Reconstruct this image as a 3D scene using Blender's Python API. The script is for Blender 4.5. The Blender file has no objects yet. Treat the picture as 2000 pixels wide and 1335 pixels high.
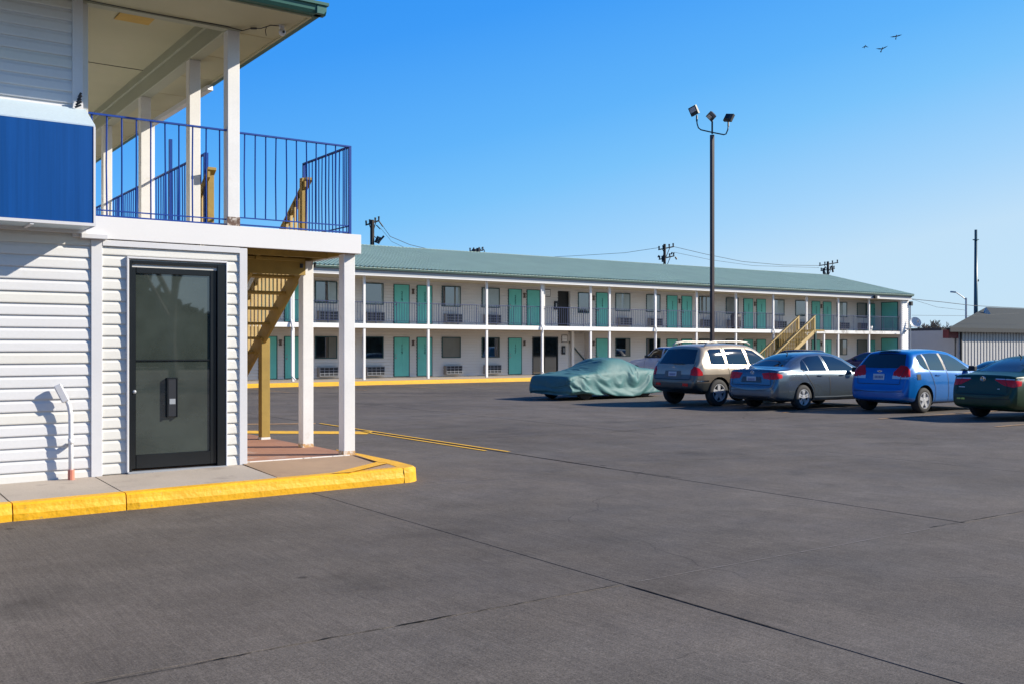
import bpy, bmesh, math, random
from mathutils import Vector, Matrix, noise as pnoise
from mathutils.bvhtree import BVHTree
random.seed(7)
R = math.radians
C = bpy.context.scene.collection
SC = bpy.context.scene

# ------------------------------------------------------------------ camera, sky, sun, exposure
YAW = 35.0
cam = bpy.data.cameras.new("camera"); camo = bpy.data.objects.new("camera", cam); C.objects.link(camo)
cam.sensor_width = 36; cam.lens = 34.99; cam.shift_y = 0.00475
cam.clip_start = 0.1; cam.clip_end = 3000
camo.location = (0, 0, 1.7); camo.rotation_euler = (R(90), 0, R(-YAW))
SC.camera = camo
SUN = Vector((1.0, -0.62, 0.68)).normalized()          # towards the sun
elev = math.asin(SUN.z)
w = bpy.data.worlds.new("World"); SC.world = w; w.use_nodes = True
nt = w.node_tree; nt.nodes.clear()
out = nt.nodes.new("ShaderNodeOutputWorld"); bg = nt.nodes.new("ShaderNodeBackground")
sky = nt.nodes.new("ShaderNodeTexSky"); sky.sky_type = 'NISHITA'; sky.sun_disc = False
sky.sun_elevation = elev; sky.sun_rotation = math.atan2(SUN.x, SUN.y)
sky.air_density = 1.0; sky.dust_density = 0.35; sky.ozone_density = 2.5; sky.altitude = 100
hs = nt.nodes.new("ShaderNodeHueSaturation"); hs.inputs['Saturation'].default_value = 1.28
hs.inputs['Hue'].default_value = 0.503
nt.links.new(sky.outputs[0], hs.inputs['Color'])
tc = nt.nodes.new("ShaderNodeTexCoord"); sx = nt.nodes.new("ShaderNodeSeparateXYZ"); nt.links.new(tc.outputs['Generated'], sx.inputs[0])
ra = nt.nodes.new("ShaderNodeValToRGB"); nt.links.new(sx.outputs['Z'], ra.inputs[0])
el = ra.color_ramp.elements
el[0].position = 0.0; el[0].color = (3.2, 4.45, 5.6, 1); el[1].position = 1.0; el[1].color = (.05, .42, 1.7, 1)
for ps, cl in ((.06, (2.2, 3.95, 5.8, 1)), (.14, (1.15, 3.3, 5.85, 1)), (.20, (.68, 2.75, 5.85, 1)), (.31, (.27, 2.0, 5.7, 1)), (.43, (.10, 1.6, 5.4, 1)), (.58, (.07, 1.0, 4.0, 1)), (.75, (.06, .65, 2.6, 1))):
    e = el.new(ps); e.color = cl
# paler towards the sun, deeper away from it
dt = nt.nodes.new("ShaderNodeVectorMath"); dt.operation = 'DOT_PRODUCT'; nt.links.new(tc.outputs['Generated'], dt.inputs[0]); dt.inputs[1].default_value = (SUN.x, SUN.y, 0)
ma = nt.nodes.new("ShaderNodeMath"); ma.operation = 'MULTIPLY_ADD'; ma.inputs[1].default_value = -.27; nt.links.new(dt.outputs['Value'], ma.inputs[0]); nt.links.new(sx.outputs['Z'], ma.inputs[2])
nt.links.new(ma.outputs[0], ra.inputs[0])
mx = nt.nodes.new("ShaderNodeMix"); mx.data_type = 'RGBA'; mx.inputs[0].default_value = .93
nt.links.new(hs.outputs[0], mx.inputs[6]); nt.links.new(ra.outputs[0], mx.inputs[7]); nt.links.new(mx.outputs[2], bg.inputs[0])
bg.inputs[1].default_value = 0.11
nt.links.new(bg.outputs[0], out.inputs[0])
sd = bpy.data.lights.new("sun", 'SUN'); sd.energy = 5.0; sd.angle = R(0.55); sd.color = (1.0, 0.915, 0.77)
so = bpy.data.objects.new("sun", sd); C.objects.link(so)
so.rotation_euler = (-SUN).to_track_quat('-Z', 'Y').to_euler(); so.location = (0, 0, 40)
SC.view_settings.view_transform = 'Standard'; SC.view_settings.look = 'None'
SC.view_settings.exposure = 0.60; SC.view_settings.gamma = 1.0
SC.view_settings.use_curve_mapping = False

# ------------------------------------------------------------------ materials
def _n(nt, t): return nt.nodes.new(t)
def mat(name, col, rough=.6, metal=0., var=.08, vs=1.5, fine=.05, fs=40, bump=0., bs=60, coat=0., stretch=(1, 1, 1),
        spec=.5, stain=None, sfac=.5, ss=1.0, slo=.55, obj=False, bstretch=None, rvar=0., ior=1.5):
    m = bpy.data.materials.new(name); m.use_nodes = True; t = m.node_tree; L = t.links
    p = t.nodes['Principled BSDF']
    if obj:
        co = _n(t, "ShaderNodeTexCoord").outputs['Object']
    else:
        co = _n(t, "ShaderNodeNewGeometry").outputs['Position']
    mp = _n(t, "ShaderNodeMapping"); mp.inputs['Scale'].default_value = stretch; L.new(co, mp.inputs[0])
    n1 = _n(t, "ShaderNodeTexNoise"); n1.inputs['Scale'].default_value = vs; n1.inputs['Detail'].default_value = 5
    n2 = _n(t, "ShaderNodeTexNoise"); n2.inputs['Scale'].default_value = fs; n2.inputs['Detail'].default_value = 3
    L.new(mp.outputs[0], n1.inputs['Vector']); L.new(mp.outputs[0], n2.inputs['Vector'])
    a = _n(t, "ShaderNodeMath"); a.operation = 'MULTIPLY_ADD'; a.inputs[1].default_value = var * 4; a.inputs[2].default_value = 1 - var * 2
    b = _n(t, "ShaderNodeMath"); b.operation = 'MULTIPLY_ADD'; b.inputs[1].default_value = fine * 4; b.inputs[2].default_value = -fine * 2
    L.new(n1.outputs[0], a.inputs[0]); L.new(n2.outputs[0], b.inputs[0])
    s = _n(t, "ShaderNodeMath"); s.operation = 'ADD'; L.new(a.outputs[0], s.inputs[0]); L.new(b.outputs[0], s.inputs[1])
    vm = _n(t, "ShaderNodeVectorMath"); vm.operation = 'SCALE'; vm.inputs[0].default_value = col; L.new(s.outputs[0], vm.inputs['Scale'])
    colout = vm.outputs[0]
    if stain:
        n3 = _n(t, "ShaderNodeTexNoise"); n3.inputs['Scale'].default_value = ss; n3.inputs['Detail'].default_value = 6
        n3.inputs['Roughness'].default_value = .65
        L.new(mp.outputs[0], n3.inputs['Vector'])
        cr = _n(t, "ShaderNodeMapRange"); cr.inputs[1].default_value = slo; cr.inputs[2].default_value = slo + .12
        cr.inputs[4].default_value = sfac; L.new(n3.outputs[0], cr.inputs[0])
        mx = _n(t, "ShaderNodeMix"); mx.data_type = 'RGBA'; L.new(cr.outputs[0], mx.inputs[0]); L.new(colout, mx.inputs[6])
        mx.inputs[7].default_value = (*stain, 1); colout = mx.outputs[2]
    L.new(colout, p.inputs['Base Color'])
    p.inputs['Roughness'].default_value = rough; p.inputs['Metallic'].default_value = metal
    p.inputs['Coat Weight'].default_value = coat; p.inputs['Coat Roughness'].default_value = .04
    p.inputs['Specular IOR Level'].default_value = spec; p.inputs['IOR'].default_value = ior
    if rvar:
        q = _n(t, "ShaderNodeMath"); q.operation = 'MULTIPLY_ADD'; q.inputs[1].default_value = rvar; q.inputs[2].default_value = rough - rvar / 2
        L.new(n1.outputs[0], q.inputs[0]); L.new(q.outputs[0], p.inputs['Roughness'])
    if bump:
        nb = _n(t, "ShaderNodeTexNoise"); nb.inputs['Scale'].default_value = bs; nb.inputs['Detail'].default_value = 4
        if bstretch:
            m2 = _n(t, "ShaderNodeMapping"); m2.inputs['Scale'].default_value = bstretch; L.new(co, m2.inputs[0]); L.new(m2.outputs[0], nb.inputs['Vector'])
        else: L.new(co, nb.inputs['Vector'])
        bp = _n(t, "ShaderNodeBump"); bp.inputs['Strength'].default_value = bump; bp.inputs['Distance'].default_value = .02
        L.new(nb.outputs[0], bp.inputs['Height']); L.new(bp.outputs[0], p.inputs['Normal'])
    return m

def lot_material():
    m = bpy.data.materials.new("weathered lot concrete"); m.use_nodes = True; t = m.node_tree; L = t.links
    p = t.nodes['Principled BSDF']; pos = _n(t, "ShaderNodeNewGeometry").outputs['Position']
    def noise(sc, det=5, ro=.55, st=None, off=(0, 0, 0), rot=0):
        n = _n(t, "ShaderNodeTexNoise"); n.inputs['Scale'].default_value = sc; n.inputs['Detail'].default_value = det; n.inputs['Roughness'].default_value = ro
        mp = _n(t, "ShaderNodeMapping"); mp.inputs['Location'].default_value = off; mp.inputs['Rotation'].default_value = (0, 0, rot)
        if st: mp.inputs['Scale'].default_value = st
        L.new(pos, mp.inputs[0]); L.new(mp.outputs[0], n.inputs['Vector']); return n.outputs[0]
    def mr(x, a, b, c, d):
        r = _n(t, "ShaderNodeMapRange"); L.new(x, r.inputs[0])
        for i, v in enumerate((a, b, c, d)): r.inputs[i + 1].default_value = v
        return r.outputs[0]
    def mul(a, b):
        r = _n(t, "ShaderNodeMath"); r.operation = 'MULTIPLY'; L.new(a, r.inputs[0]); L.new(b, r.inputs[1]); return r.outputs[0]
    v = mul(mr(noise(.22, 4), .3, .7, .82, 1.18), mr(noise(1.3, 6, .65), .3, .7, .84, 1.16))
    v = mul(v, mr(noise(9, 5, .7), .3, .7, .9, 1.1))
    v = mul(v, mul(mr(noise(75, 3, .85), .3, .7, .55, 1.45), mr(noise(28, 4, .8), .3, .7, .80, 1.20)))
    # broom streaks, running away from the camera
    v = mul(v, mul(mr(noise(5.0, 6, .75, (6.0, .16, 1)), .32, .68, .86, 1.12), mr(noise(14.0, 4, .8, (5.0, .22, 1), off=(4, 2, 0)), .3, .7, .84, 1.15)))
    # dark spots of gum and oil
    vo = _n(t, "ShaderNodeTexVoronoi"); vo.inputs['Scale'].default_value = .9; vo.inputs['Randomness'].default_value = 1
    L.new(pos, vo.inputs['Vector'])
    v = mul(v, mr(vo.outputs['Distance'], .022, .05, .45, 1.0))
    vo2 = _n(t, "ShaderNodeTexVoronoi"); vo2.inputs['Scale'].default_value = 2.7; L.new(pos, vo2.inputs['Vector'])
    v = mul(v, mr(vo2.outputs['Distance'], .02, .035, .72, 1.0))
    # oil stains (broad)
    v = mul(v, mr(noise(.55, 5, .6, off=(31, 7, 0)), .58, .72, 1.0, .72))
    # hairline cracks
    warp = _n(t, "ShaderNodeTexNoise"); warp.inputs['Scale'].default_value = 1.6; warp.inputs['Detail'].default_value = 6; L.new(pos, warp.inputs['Vector'])
    va = _n(t, "ShaderNodeVectorMath"); va.operation = 'MULTIPLY_ADD'; L.new(warp.outputs['Color'], va.inputs[0]); va.inputs[1].default_value = (.6, .6, 0); L.new(pos, va.inputs[2])
    vc = _n(t, "ShaderNodeTexVoronoi"); vc.feature = 'DISTANCE_TO_EDGE'; vc.inputs['Scale'].default_value = .17; L.new(va.outputs[0], vc.inputs['Vector'])
    crk = mr(vc.outputs['Distance'], .0006, .0016, 1.0, 0.0)
    crm = mul(crk, mr(noise(.4, 2, off=(5, 50, 0)), .50, .60, 0.0, .55))
    inv = mr(crm, 0, 1, 1, .25); v = mul(v, inv)
    tint = _n(t, "ShaderNodeMix"); tint.data_type = 'RGBA'; L.new(mr(noise(.35, 3, off=(9, 3, 0)), .35, .65, 0, 1), tint.inputs[0])
    tint.inputs[6].default_value = (.112, .099, .088, 1); tint.inputs[7].default_value = (.118, .102, .089, 1)
    vm = _n(t, "ShaderNodeVectorMath"); vm.operation = 'SCALE'; L.new(tint.outputs[2], vm.inputs[0]); L.new(v, vm.inputs['Scale'])
    L.new(vm.outputs[0], p.inputs['Base Color'])
    L.new(mr(noise(1.1, 4), .3, .7, .72, .9), p.inputs['Roughness']); p.inputs['Specular IOR Level'].default_value = .15
    bp = _n(t, "ShaderNodeBump"); bp.inputs['Strength'].default_value = .28; bp.inputs['Distance'].default_value = .012
    L.new(noise(85, 4, .8), bp.inputs['Height']); L.new(bp.outputs[0], p.inputs['Normal'])
    return m

M = {}
M['lot'] = lot_material()
M['joint'] = mat("dark joint sealant", (.018, .016, .014), .95, spec=.1)
M['earth'] = mat("far ground", (.12, .11, .09), .9, var=.15, vs=.05)
M['walk'] = mat("grey walkway concrete", (.38, .325, .27), .85, var=.1, vs=1.2, fine=.09, fs=70, bump=.25, bs=90, stain=(.2, .17, .15), sfac=.55, ss=2.2, slo=.56)
M['rust'] = mat("rust stained concrete", (.30, .145, .085), .85, var=.18, vs=1.4, fine=.08, fs=60, bump=.25, bs=80, stain=(.36, .33, .31), sfac=.75, ss=1.6, slo=.58)
M['rustwalk'] = mat("walkway concrete tinged with rust", (.33, .22, .135), .85, var=.16, vs=1.4, fine=.08, fs=60, bump=.25, bs=80, stain=(.22, .13, .09), sfac=.6, ss=1.3, slo=.56)
M['yellow'] = mat("chipped yellow kerb paint", (.74, .385, .004), .6, var=.10, vs=3, fine=.07, fs=35, bump=.4, bs=22, stain=(.34, .24, .10), sfac=.8, ss=10, slo=.62)
M['yelline'] = mat("yellow line paint", (.72, .40, .02), .75, var=.12, vs=2, fine=.12, fs=50, stain=(.16, .13, .10), sfac=.9, ss=7, slo=.58)
M['faded'] = mat("faded orange stall paint", (.34, .20, .09), .85, var=.15, vs=2, fine=.15, fs=50, stain=(.11, .10, .095), sfac=.95, ss=4, slo=.5)
M['caulk'] = mat("white caulk", (.75, .73, .7), .7, stain=(.1, .09, .08), sfac=.9, ss=12, slo=.55)
M['siding'] = mat("white vinyl siding", (.60, .60, .61), .5, var=.03, vs=1.2, fine=.02, fs=30, bump=.08, bs=25, bstretch=(1, 1, 12), stain=(.5, .48, .45), sfac=.35, ss=3, slo=.62)
M['sidingw'] = mat("cream white vinyl siding", (.62, .61, .575), .5, var=.03, vs=1.2, fine=.02, fs=30, bump=.08, bs=25, bstretch=(1, 1, 12), stain=(.5, .47, .42), sfac=.35, ss=3, slo=.6)
M['trim'] = mat("white painted trim", (.60, .60, .62), .5, var=.04, vs=2, fine=.02, stain=(.55, .52, .48), sfac=.3, ss=4, slo=.62)
M['fascia'] = mat("smooth white painted fascia", (.70, .69, .69), .55, var=.02, vs=1, fine=.01)
M['column'] = mat("white painted column", (.70, .69, .68), .5, var=.05, vs=3, fine=.03, stain=(.45, .38, .3), sfac=.4, ss=5, slo=.62)
M['soffit'] = mat("cream soffit board", (.43, .41, .275), .7, var=.07, vs=.9, fine=.02, stain=(.5, .43, .32), sfac=.3, ss=1.5, slo=.6)
M['soffit2'] = mat("pale green grey beam", (.36, .37, .29), .7, var=.06, vs=1.1, fine=.02)
M['ply'] = mat("yellow plywood patch", (.52, .33, .06), .7, var=.1, vs=6)
M['groof'] = mat("dark green painted metal", (.03, .115, .095), .4, var=.08, vs=2, metal=.1)
M['mroof'] = mat("light green metal roofing", (.37, .475, .395), .5, metal=0, var=.06, vs=.7, fine=.03, fs=12, stain=(.36, .44, .38), sfac=.4, ss=.6, slo=.55)
M['mroofe'] = mat("dark green eave trim", (.025, .065, .055), .45)
M['blue'] = mat("blue painted iron", (.003, .045, .27), .5, spec=.3, var=.08, vs=5, stain=(.03, .03, .08), sfac=.4, ss=14, slo=.62)
M['mrail'] = mat("grey blue painted iron", (.02, .035, .11), .5)
M['signface'] = mat("streaky blue sign face", (.001, .06, .25), .42, var=.16, vs=1.2, fine=.07, fs=5, stretch=(9, 1, .25), rvar=.1, spec=.25)
M['signcap'] = mat("sign cap tinted by sky reflection", (.46, .56, .64), .5, var=.05)  # white bevel, the sky's reflection put into its blue tint
M['wood'] = mat("treated yellow lumber toned for shade", (.31, .205, .045), .65, var=.12, vs=3, fine=.07, fs=14, stretch=(1, 1, 1), bump=.15, bs=18, bstretch=(6, 1, 6), stain=(.28, .17, .05), sfac=.6, ss=5, slo=.6)  # yellow lumber, darkened to stand for shade on treads and stringers
M['wood2'] = mat("pale lumber toned for sun", (.52, .37, .155), .65, var=.14, vs=4, fine=.07, fs=14)  # pale lumber, brightened to stand for sunlight on the balusters
M['black'] = mat("black anodised aluminium", (.006, .008, .010), .32, var=.1, rvar=.15)
M['glass'] = mat("grey green door glass", (.040, .050, .044), .02, var=.3, vs=1.3, fine=.1, fs=6, spec=.8, ior=1.75)  # opaque grey green base, tone varied at random
M['vest'] = mat("vestibule wall behind glass", (.07, .075, .072), .1, var=.2, vs=2, spec=.8)
M['pane'] = mat("dark window glass", (.008, .012, .016), .03, spec=.9, var=.1, ior=2.0)
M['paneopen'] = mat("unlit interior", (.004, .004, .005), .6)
M['curtain'] = mat("beige curtain behind glass", (.13, .125, .10), .35, coat=.6, var=.08, vs=4)
M['curtainl'] = mat("pale curtain behind glass", (.30, .36, .36), .3, coat=.6, var=.08, vs=4)
M['mwall'] = mat("motel beige white siding", (.71, .675, .63), .6, var=.04, vs=.6, fine=.02, fs=12)
M['mtrim'] = mat("motel white trim", (.78, .77, .76), .5, var=.03)
M['mfascia'] = mat("motel grey white fascia", (.40, .41, .43), .55, var=.04, vs=.5)
M['mslab'] = mat("painted white slab edge", (.80, .79, .78), .6, var=.04, vs=.8, stain=(.5, .47, .43), sfac=.35, ss=1.2, slo=.6)
M['mslabworn'] = mat("peeling white slab edge", (.70, .69, .67), .6, var=.06, vs=.8, stain=(.30, .27, .24), sfac=.7, ss=2.2, slo=.52)
M['msoffit'] = mat("tan soffit board", (.42, .34, .23), .8, var=.05)  # tan base colour with slight random variation
M['teal'] = mat("teal painted door", (.13, .53, .455), .5, var=.07, vs=1.8, fine=.02)
M['tealdark'] = mat("dark door frame", (.008, .05, .055), .5)
M['digit'] = mat("dark door number", (.004, .05, .05), .5)
M['dark'] = mat("dark slot", (.012, .016, .024), .6)
M['acgrille'] = mat("grey white grille", (.27, .28, .31), .5)
M['achouse'] = mat("tan air conditioner sleeve", (.30, .27, .24), .6)
M['lampm'] = mat("bronze lamp", (.10, .07, .055), .5)
M['steelw'] = mat("galvanised white pipe", (.70, .70, .71), .4, var=.04)
M['steel'] = mat("grey galvanised steel", (.35, .37, .40), .45, metal=.4)
M['polem'] = mat("dark bronze painted pole", (.034, .018, .020), .4, var=.08)
M['polet'] = mat("dark teal painted pole", (.03, .09, .12), .4)
M['iron'] = mat("black iron", (.012, .014, .02), .5)
M['utilwood'] = mat("weathered pole wood", (.045, .032, .025), .85)
M['wire'] = mat("cable sheath", (.05, .06, .07), .6)
M['lens'] = mat("lamp lens", (.45, .42, .42), .2)
M['graymetal'] = mat("ribbed grey metal cladding", (.42, .415, .42), .5, metal=.1, var=.04)
M['whitemetal'] = mat("ribbed pale cladding with bluish shade tint", (.62, .63, .66), .5, metal=.1, var=.04)  # pale cladding, the bluish tint of its shade put into the colour
M['shingle'] = mat("dark grey shingles", (.022, .028, .028), .85, var=.12, vs=3)
M['maroon'] = mat("maroon awning", (.13, .008, .02), .6)
M['bark'] = mat("bare grey twigs", (.09, .075, .065), .9, var=.2)
M['needle'] = mat("dark evergreen foliage", (.025, .045, .02), .8, var=.3)
M['bird'] = mat("dark feathers", (.015, .017, .03), .7)
M['redpaint'] = mat("faded pink paint", (.65, .22, .15), .7, var=.15)
M['bin'] = mat("brown bin plastic", (.06, .05, .05), .6)
M['dishm'] = mat("pale dish", (.62, .62, .62), .4)
M['tarp'] = mat("teal car cover fabric", (.05, .145, .15), .6, var=.14, vs=2.2, fine=.05, fs=30, spec=.4, bump=.35, bs=3.5, bstretch=(1, 2.2, 3))

# ------------------------------------------------------------------ mesh helper
ORG = {}
class MB:
    def __init__(s): s.v = []; s.f = []
    def add(s, vs, fs):
        b = len(s.v); s.v += [tuple(v) for v in vs]; s.f += [tuple(b + i for i in f) for f in fs]; return s
    def box(s, x0, x1, y0, y1, z0, z1):
        return s.add([(x0, y0, z0), (x1, y0, z0), (x1, y1, z0), (x0, y1, z0), (x0, y0, z1), (x1, y0, z1), (x1, y1, z1), (x0, y1, z1)],
                     [(0, 3, 2, 1), (4, 5, 6, 7), (0, 1, 5, 4), (1, 2, 6, 5), (2, 3, 7, 6), (3, 0, 4, 7)])
    def prism(s, poly, axis, a, b):
        """poly: list of 2D points; extruded along axis from a to b (x: poly=(y,z); y: poly=(x,z); z: poly=(x,y))"""
        def P(p, t): return {'x': (t, p[0], p[1]), 'y': (p[0], t, p[1]), 'z': (p[0], p[1], t)}[axis]
        n = len(poly)
        vs = [P(p, a) for p in poly] + [P(p, b) for p in poly]
        return s.add(vs, [tuple(range(n)), tuple(range(2 * n - 1, n - 1, -1))] + [(i, i + n, (i + 1) % n + n, (i + 1) % n) for i in range(n)])
    def bar(s, p, q, wx, wy=None):
        """rectangular bar from p to q"""
        wy = wy or wx; p = Vector(p); q = Vector(q); d = (q - p).normalized()
        up = Vector((0, 0, 1)) if abs(d.z) < .95 else Vector((0, 1, 0))
        a = d.cross(up).normalized() * wx / 2; b = a.cross(d).normalized() * wy / 2
        vs = [p - a - b, p + a - b, p + a + b, p - a + b, q - a - b, q + a - b, q + a + b, q - a + b]
        return s.add(vs, [(0, 3, 2, 1), (4, 5, 6, 7), (0, 1, 5, 4), (1, 2, 6, 5), (2, 3, 7, 6), (3, 0, 4, 7)])
    def tube(s, pts, r, n=8, cap=True):
        pts = [Vector(p) for p in pts]; rs = r if isinstance(r, (list, tuple)) else [r] * len(pts)
        vs = []; fs = []; prev = None
        for i, p in enumerate(pts):
            d = (pts[min(i + 1, len(pts) - 1)] - pts[max(i - 1, 0)]).normalized()
            if prev is None:
                a = d.orthogonal().normalized()
            else:
                a = (prev - d * prev.dot(d)).normalized()
            prev = a; b = d.cross(a)
            for k in range(n):
                an = 2 * math.pi * (k + .5) / n
                vs.append(p + (a * math.cos(an) + b * math.sin(an)) * rs[i])
        for i in range(len(pts) - 1):
            for k in range(n):
                k2 = (k + 1) % n
                fs.append((i * n + k, i * n + k2, (i + 1) * n + k2, (i + 1) * n + k))
        if cap:
            fs.append(tuple(range(n - 1, -1, -1))); fs.append(tuple((len(pts) - 1) * n + k for k in range(n)))
        return s.add(vs, fs)
    def lathe(s, prof, n=24, axis='z', c=(0, 0, 0)):
        """prof: list (r, h)"""
        vs = []; fs = []
        for r, h in prof:
            for k in range(n):
                a = 2 * math.pi * k / n; x, y = r * math.cos(a), r * math.sin(a)
                v = {'z': (x, y, h), 'y': (x, h, y), 'x': (h, x, y)}[axis]
                vs.append((v[0] + c[0], v[1] + c[1], v[2] + c[2]))
        for i in range(len(prof) - 1):
            for k in range(n):
                k2 = (k + 1) % n; fs.append((i * n + k, i * n + k2, (i + 1) * n + k2, (i + 1) * n + k))
        return s.add(vs, fs)
    def grid(s, rows):
        """rows of points -> quads"""
        n = len(rows[0]); vs = [p for r in rows for p in r]
        return s.add(vs, [(i * n + j, i * n + j + 1, (i + 1) * n + j + 1, (i + 1) * n + j) for i in range(len(rows) - 1) for j in range(n - 1)])

def empty(name, loc, label, cat, group=None, rz=0):
    o = bpy.data.objects.new(name, None); C.objects.link(o); o.location = loc; o.rotation_euler = (0, 0, rz)
    o.empty_display_size = .3; ORG[o.name] = Vector(loc); tag(o, label, cat, group); return o
def tag(o, label=None, cat=None, group=None, kind=None):
    if label: o['label'] = label
    if cat: o['category'] = cat
    if group: o['group'] = group
    if kind: o['kind'] = kind
    return o
def ob(name, mb, m, parent=None, kind=None, bev=0., smooth=False, label=None, loc=None, local=False, fix=True):
    """one mesh object. Vertices are in world coordinates (or the thing's own, local=True)"""
    org = Vector((0, 0, 0))
    if loc is not None: org = Vector(loc)
    if parent is not None and not local: org = ORG[parent.name]
    me = bpy.data.meshes.new(name)
    me.from_pydata([tuple(Vector(v) - org) for v in mb.v], [], mb.f)
    if fix:
        bm = bmesh.new(); bm.from_mesh(me); bmesh.ops.recalc_face_normals(bm, faces=bm.faces); bm.to_mesh(me); bm.free()
    for mm in (m if isinstance(m, (list, tuple)) else [m]): me.materials.append(mm)
    if smooth:
        me.polygons.foreach_set('use_smooth', [True] * len(me.polygons))
    o = bpy.data.objects.new(name, me); C.objects.link(o)
    if parent is not None: o.parent = parent; ORG[o.name] = org
    else: o.location = org; ORG[o.name] = org
    if kind: o['kind'] = kind
    if label: o['label'] = label
    if bev:
        b = o.modifiers.new("bevel", 'BEVEL'); b.width = bev; b.segments = 1; b.limit_method = 'ANGLE'
    return o
def dup(o, parent, off=(0, 0, 0)):
    """copy of a part (with its sub-parts) under another thing; meshes are shared"""
    c = o.copy(); C.objects.link(c); c.parent = parent; c.location = Vector(o.location) + Vector(off)
    for ch in list(o.children):
        d = ch.copy(); C.objects.link(d); d.parent = c
    ORG[c.name] = ORG.get(parent.name, Vector((0, 0, 0)))
    return c
def text(name, s, size, loc, rot, m, parent, align='CENTER', ext=.004, spacing=1.0):
    cu = bpy.data.curves.new(name, 'FONT'); cu.body = s; cu.size = size; cu.extrude = ext; cu.align_x = align; cu.align_y = 'CENTER'
    cu.space_line = spacing; cu.materials.append(m)
    o = bpy.data.objects.new(name, cu); C.objects.link(o)
    me = bpy.data.meshes.new_from_object(o.evaluated_get(bpy.context.evaluated_depsgraph_get())); bpy.data.objects.remove(o)
    o = bpy.data.objects.new(name, me); C.objects.link(o)
    o.parent = parent; o.location = Vector(loc) - ORG[parent.name]; o.rotation_euler = rot; return o

# ------------------------------------------------------------------ ground, lot slabs
g = MB(); g.add([(-900, -900, -.09), (1500, -900, -.09), (1500, 1500, -.09), (-900, 1500, -.09)], [(0, 1, 2, 3)])
ob("ground", g, M['earth'], kind='structure')
g = MB(); g.box(-45, 140, -45, 41.5, -.07, -.022)
lot = ob("parking_lot", g, M['joint'], kind='structure')
xs = [-22, -17.05, -12.7, -8.35, -4.0, .40, 4.75, 9.12, 13.45, 17.8, 22.15, 26.5, 30.85, 35.2, 39.6, 44.0, 48.4, 52.8, 58, 64, 71, 80, 92, 110, 138]
ys = [-44, -30, -20, -12, -5.2, 0.1, 5.38, 10.72, 14.3, 18.0, 23.3, 28.6, 33.9, 40.2]
for i in range(len(xs) - 1):
    for j in range(len(ys) - 1):
        wide = lambda q: (q == 4.75 and ys[j] > 5) or (q == 9.12 and ys[j] > 10)
        gl = .008 if wide(xs[i]) else .0025
        gr = .008 if wide(xs[i + 1]) else .0025
        x0, x1, y0, y1 = xs[i] + gl, xs[i + 1] - gr, ys[j] + .003, ys[j + 1] - .003
        if xs[i] == 9.12 and 10 < ys[j] < 20: x0 += .02
        mb = MB(); c = .0025; dz = random.uniform(-.002, .002)
        vs = [(x0, y0, -.05), (x1, y0, -.05), (x1, y1, -.05), (x0, y1, -.05), (x0, y0, -c + dz), (x1, y0, -c + dz), (x1, y1, -c + dz), (x0, y1, -c + dz),
              (x0 + c, y0 + c, dz), (x1 - c, y0 + c, dz), (x1 - c, y1 - c, dz), (x0 + c, y1 - c, dz)]
        mb.add(vs, [(0, 1, 5, 4), (1, 2, 6, 5), (2, 3, 7, 6), (3, 0, 4, 7), (4, 5, 9, 8), (5, 6, 10, 9), (6, 7, 11, 10), (7, 4, 8, 11), (8, 9, 10, 11)])
        ob("concrete_slab", mb, M['lot'], lot)

# ragged tar filled cracks along some joints
M['dust'] = mat("pale dusty joint edge", (.20, .18, .165), .9)
def crack(x0, y0, x1, y1, w0, w1, seed, wob=.012, m='joint'):
    rnd = random.Random(seed); n = int(max(8, math.hypot(x1 - x0, y1 - y0) / .06)); d = Vector((x1 - x0, y1 - y0, 0)); u = d.normalized(); nn = Vector((-u.y, u.x, 0)); mb = MB(); rows = []; off = 0
    for i in range(n + 1):
        off = off * .8 + rnd.uniform(-wob, wob) * .5; t = i / n; wd = max(.0012, (w0 + (w1 - w0) * rnd.random() ** 2.2)) * (1 if 0 < i < n else .1)
        p = Vector((x0, y0, .0045)) + d * t + nn * off; rows.append([p - nn * wd / 2, p + nn * wd / 2])
    mb.grid(rows); ob("pavement_crack", mb, M[m], kind='structure')
crack(.6, 5.30, 2.0, 5.36, .004, .022, 1); crack(2.0, 5.36, 2.9, 5.38, .002, .010, 2); crack(2.9, 5.38, 3.35, 5.38, .006, .03, 3); crack(3.35, 5.38, 4.7, 5.38, .002, .006, 4)
crack(4.35, 5.38, 4.72, 5.40, .002, .008, 10)
crack(8.6, 5.42, 13.4, 5.40, .003, .014, 5); crack(4.75, 5.36, 4.752, 3.9, .006, .012, 6, .001); crack(4.85, 5.385, 8.6, 5.385, .004, .012, 21, .004, 'dust')
crack(9.12, 10.7, 9.2, 9.3, .004, .02, 8); crack(9.0, 10.9, 9.6, 9.8, .002, .01, 11); crack(7.5, 16.2, 12.5, 15.1, .004, .02, 12, .03); crack(12.5, 15.1, 20, 16.0, .004, .03, 13, .03)
crack(12.0, 21.5, 15.2, 20.6, .01, .05, 14, .03); crack(8.2, 11.9, 13.5, 9.6, .002, .012, 15, .03); crack(15.5, 12.2, 17.5, 10.1, .004, .016, 16, .02)

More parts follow.
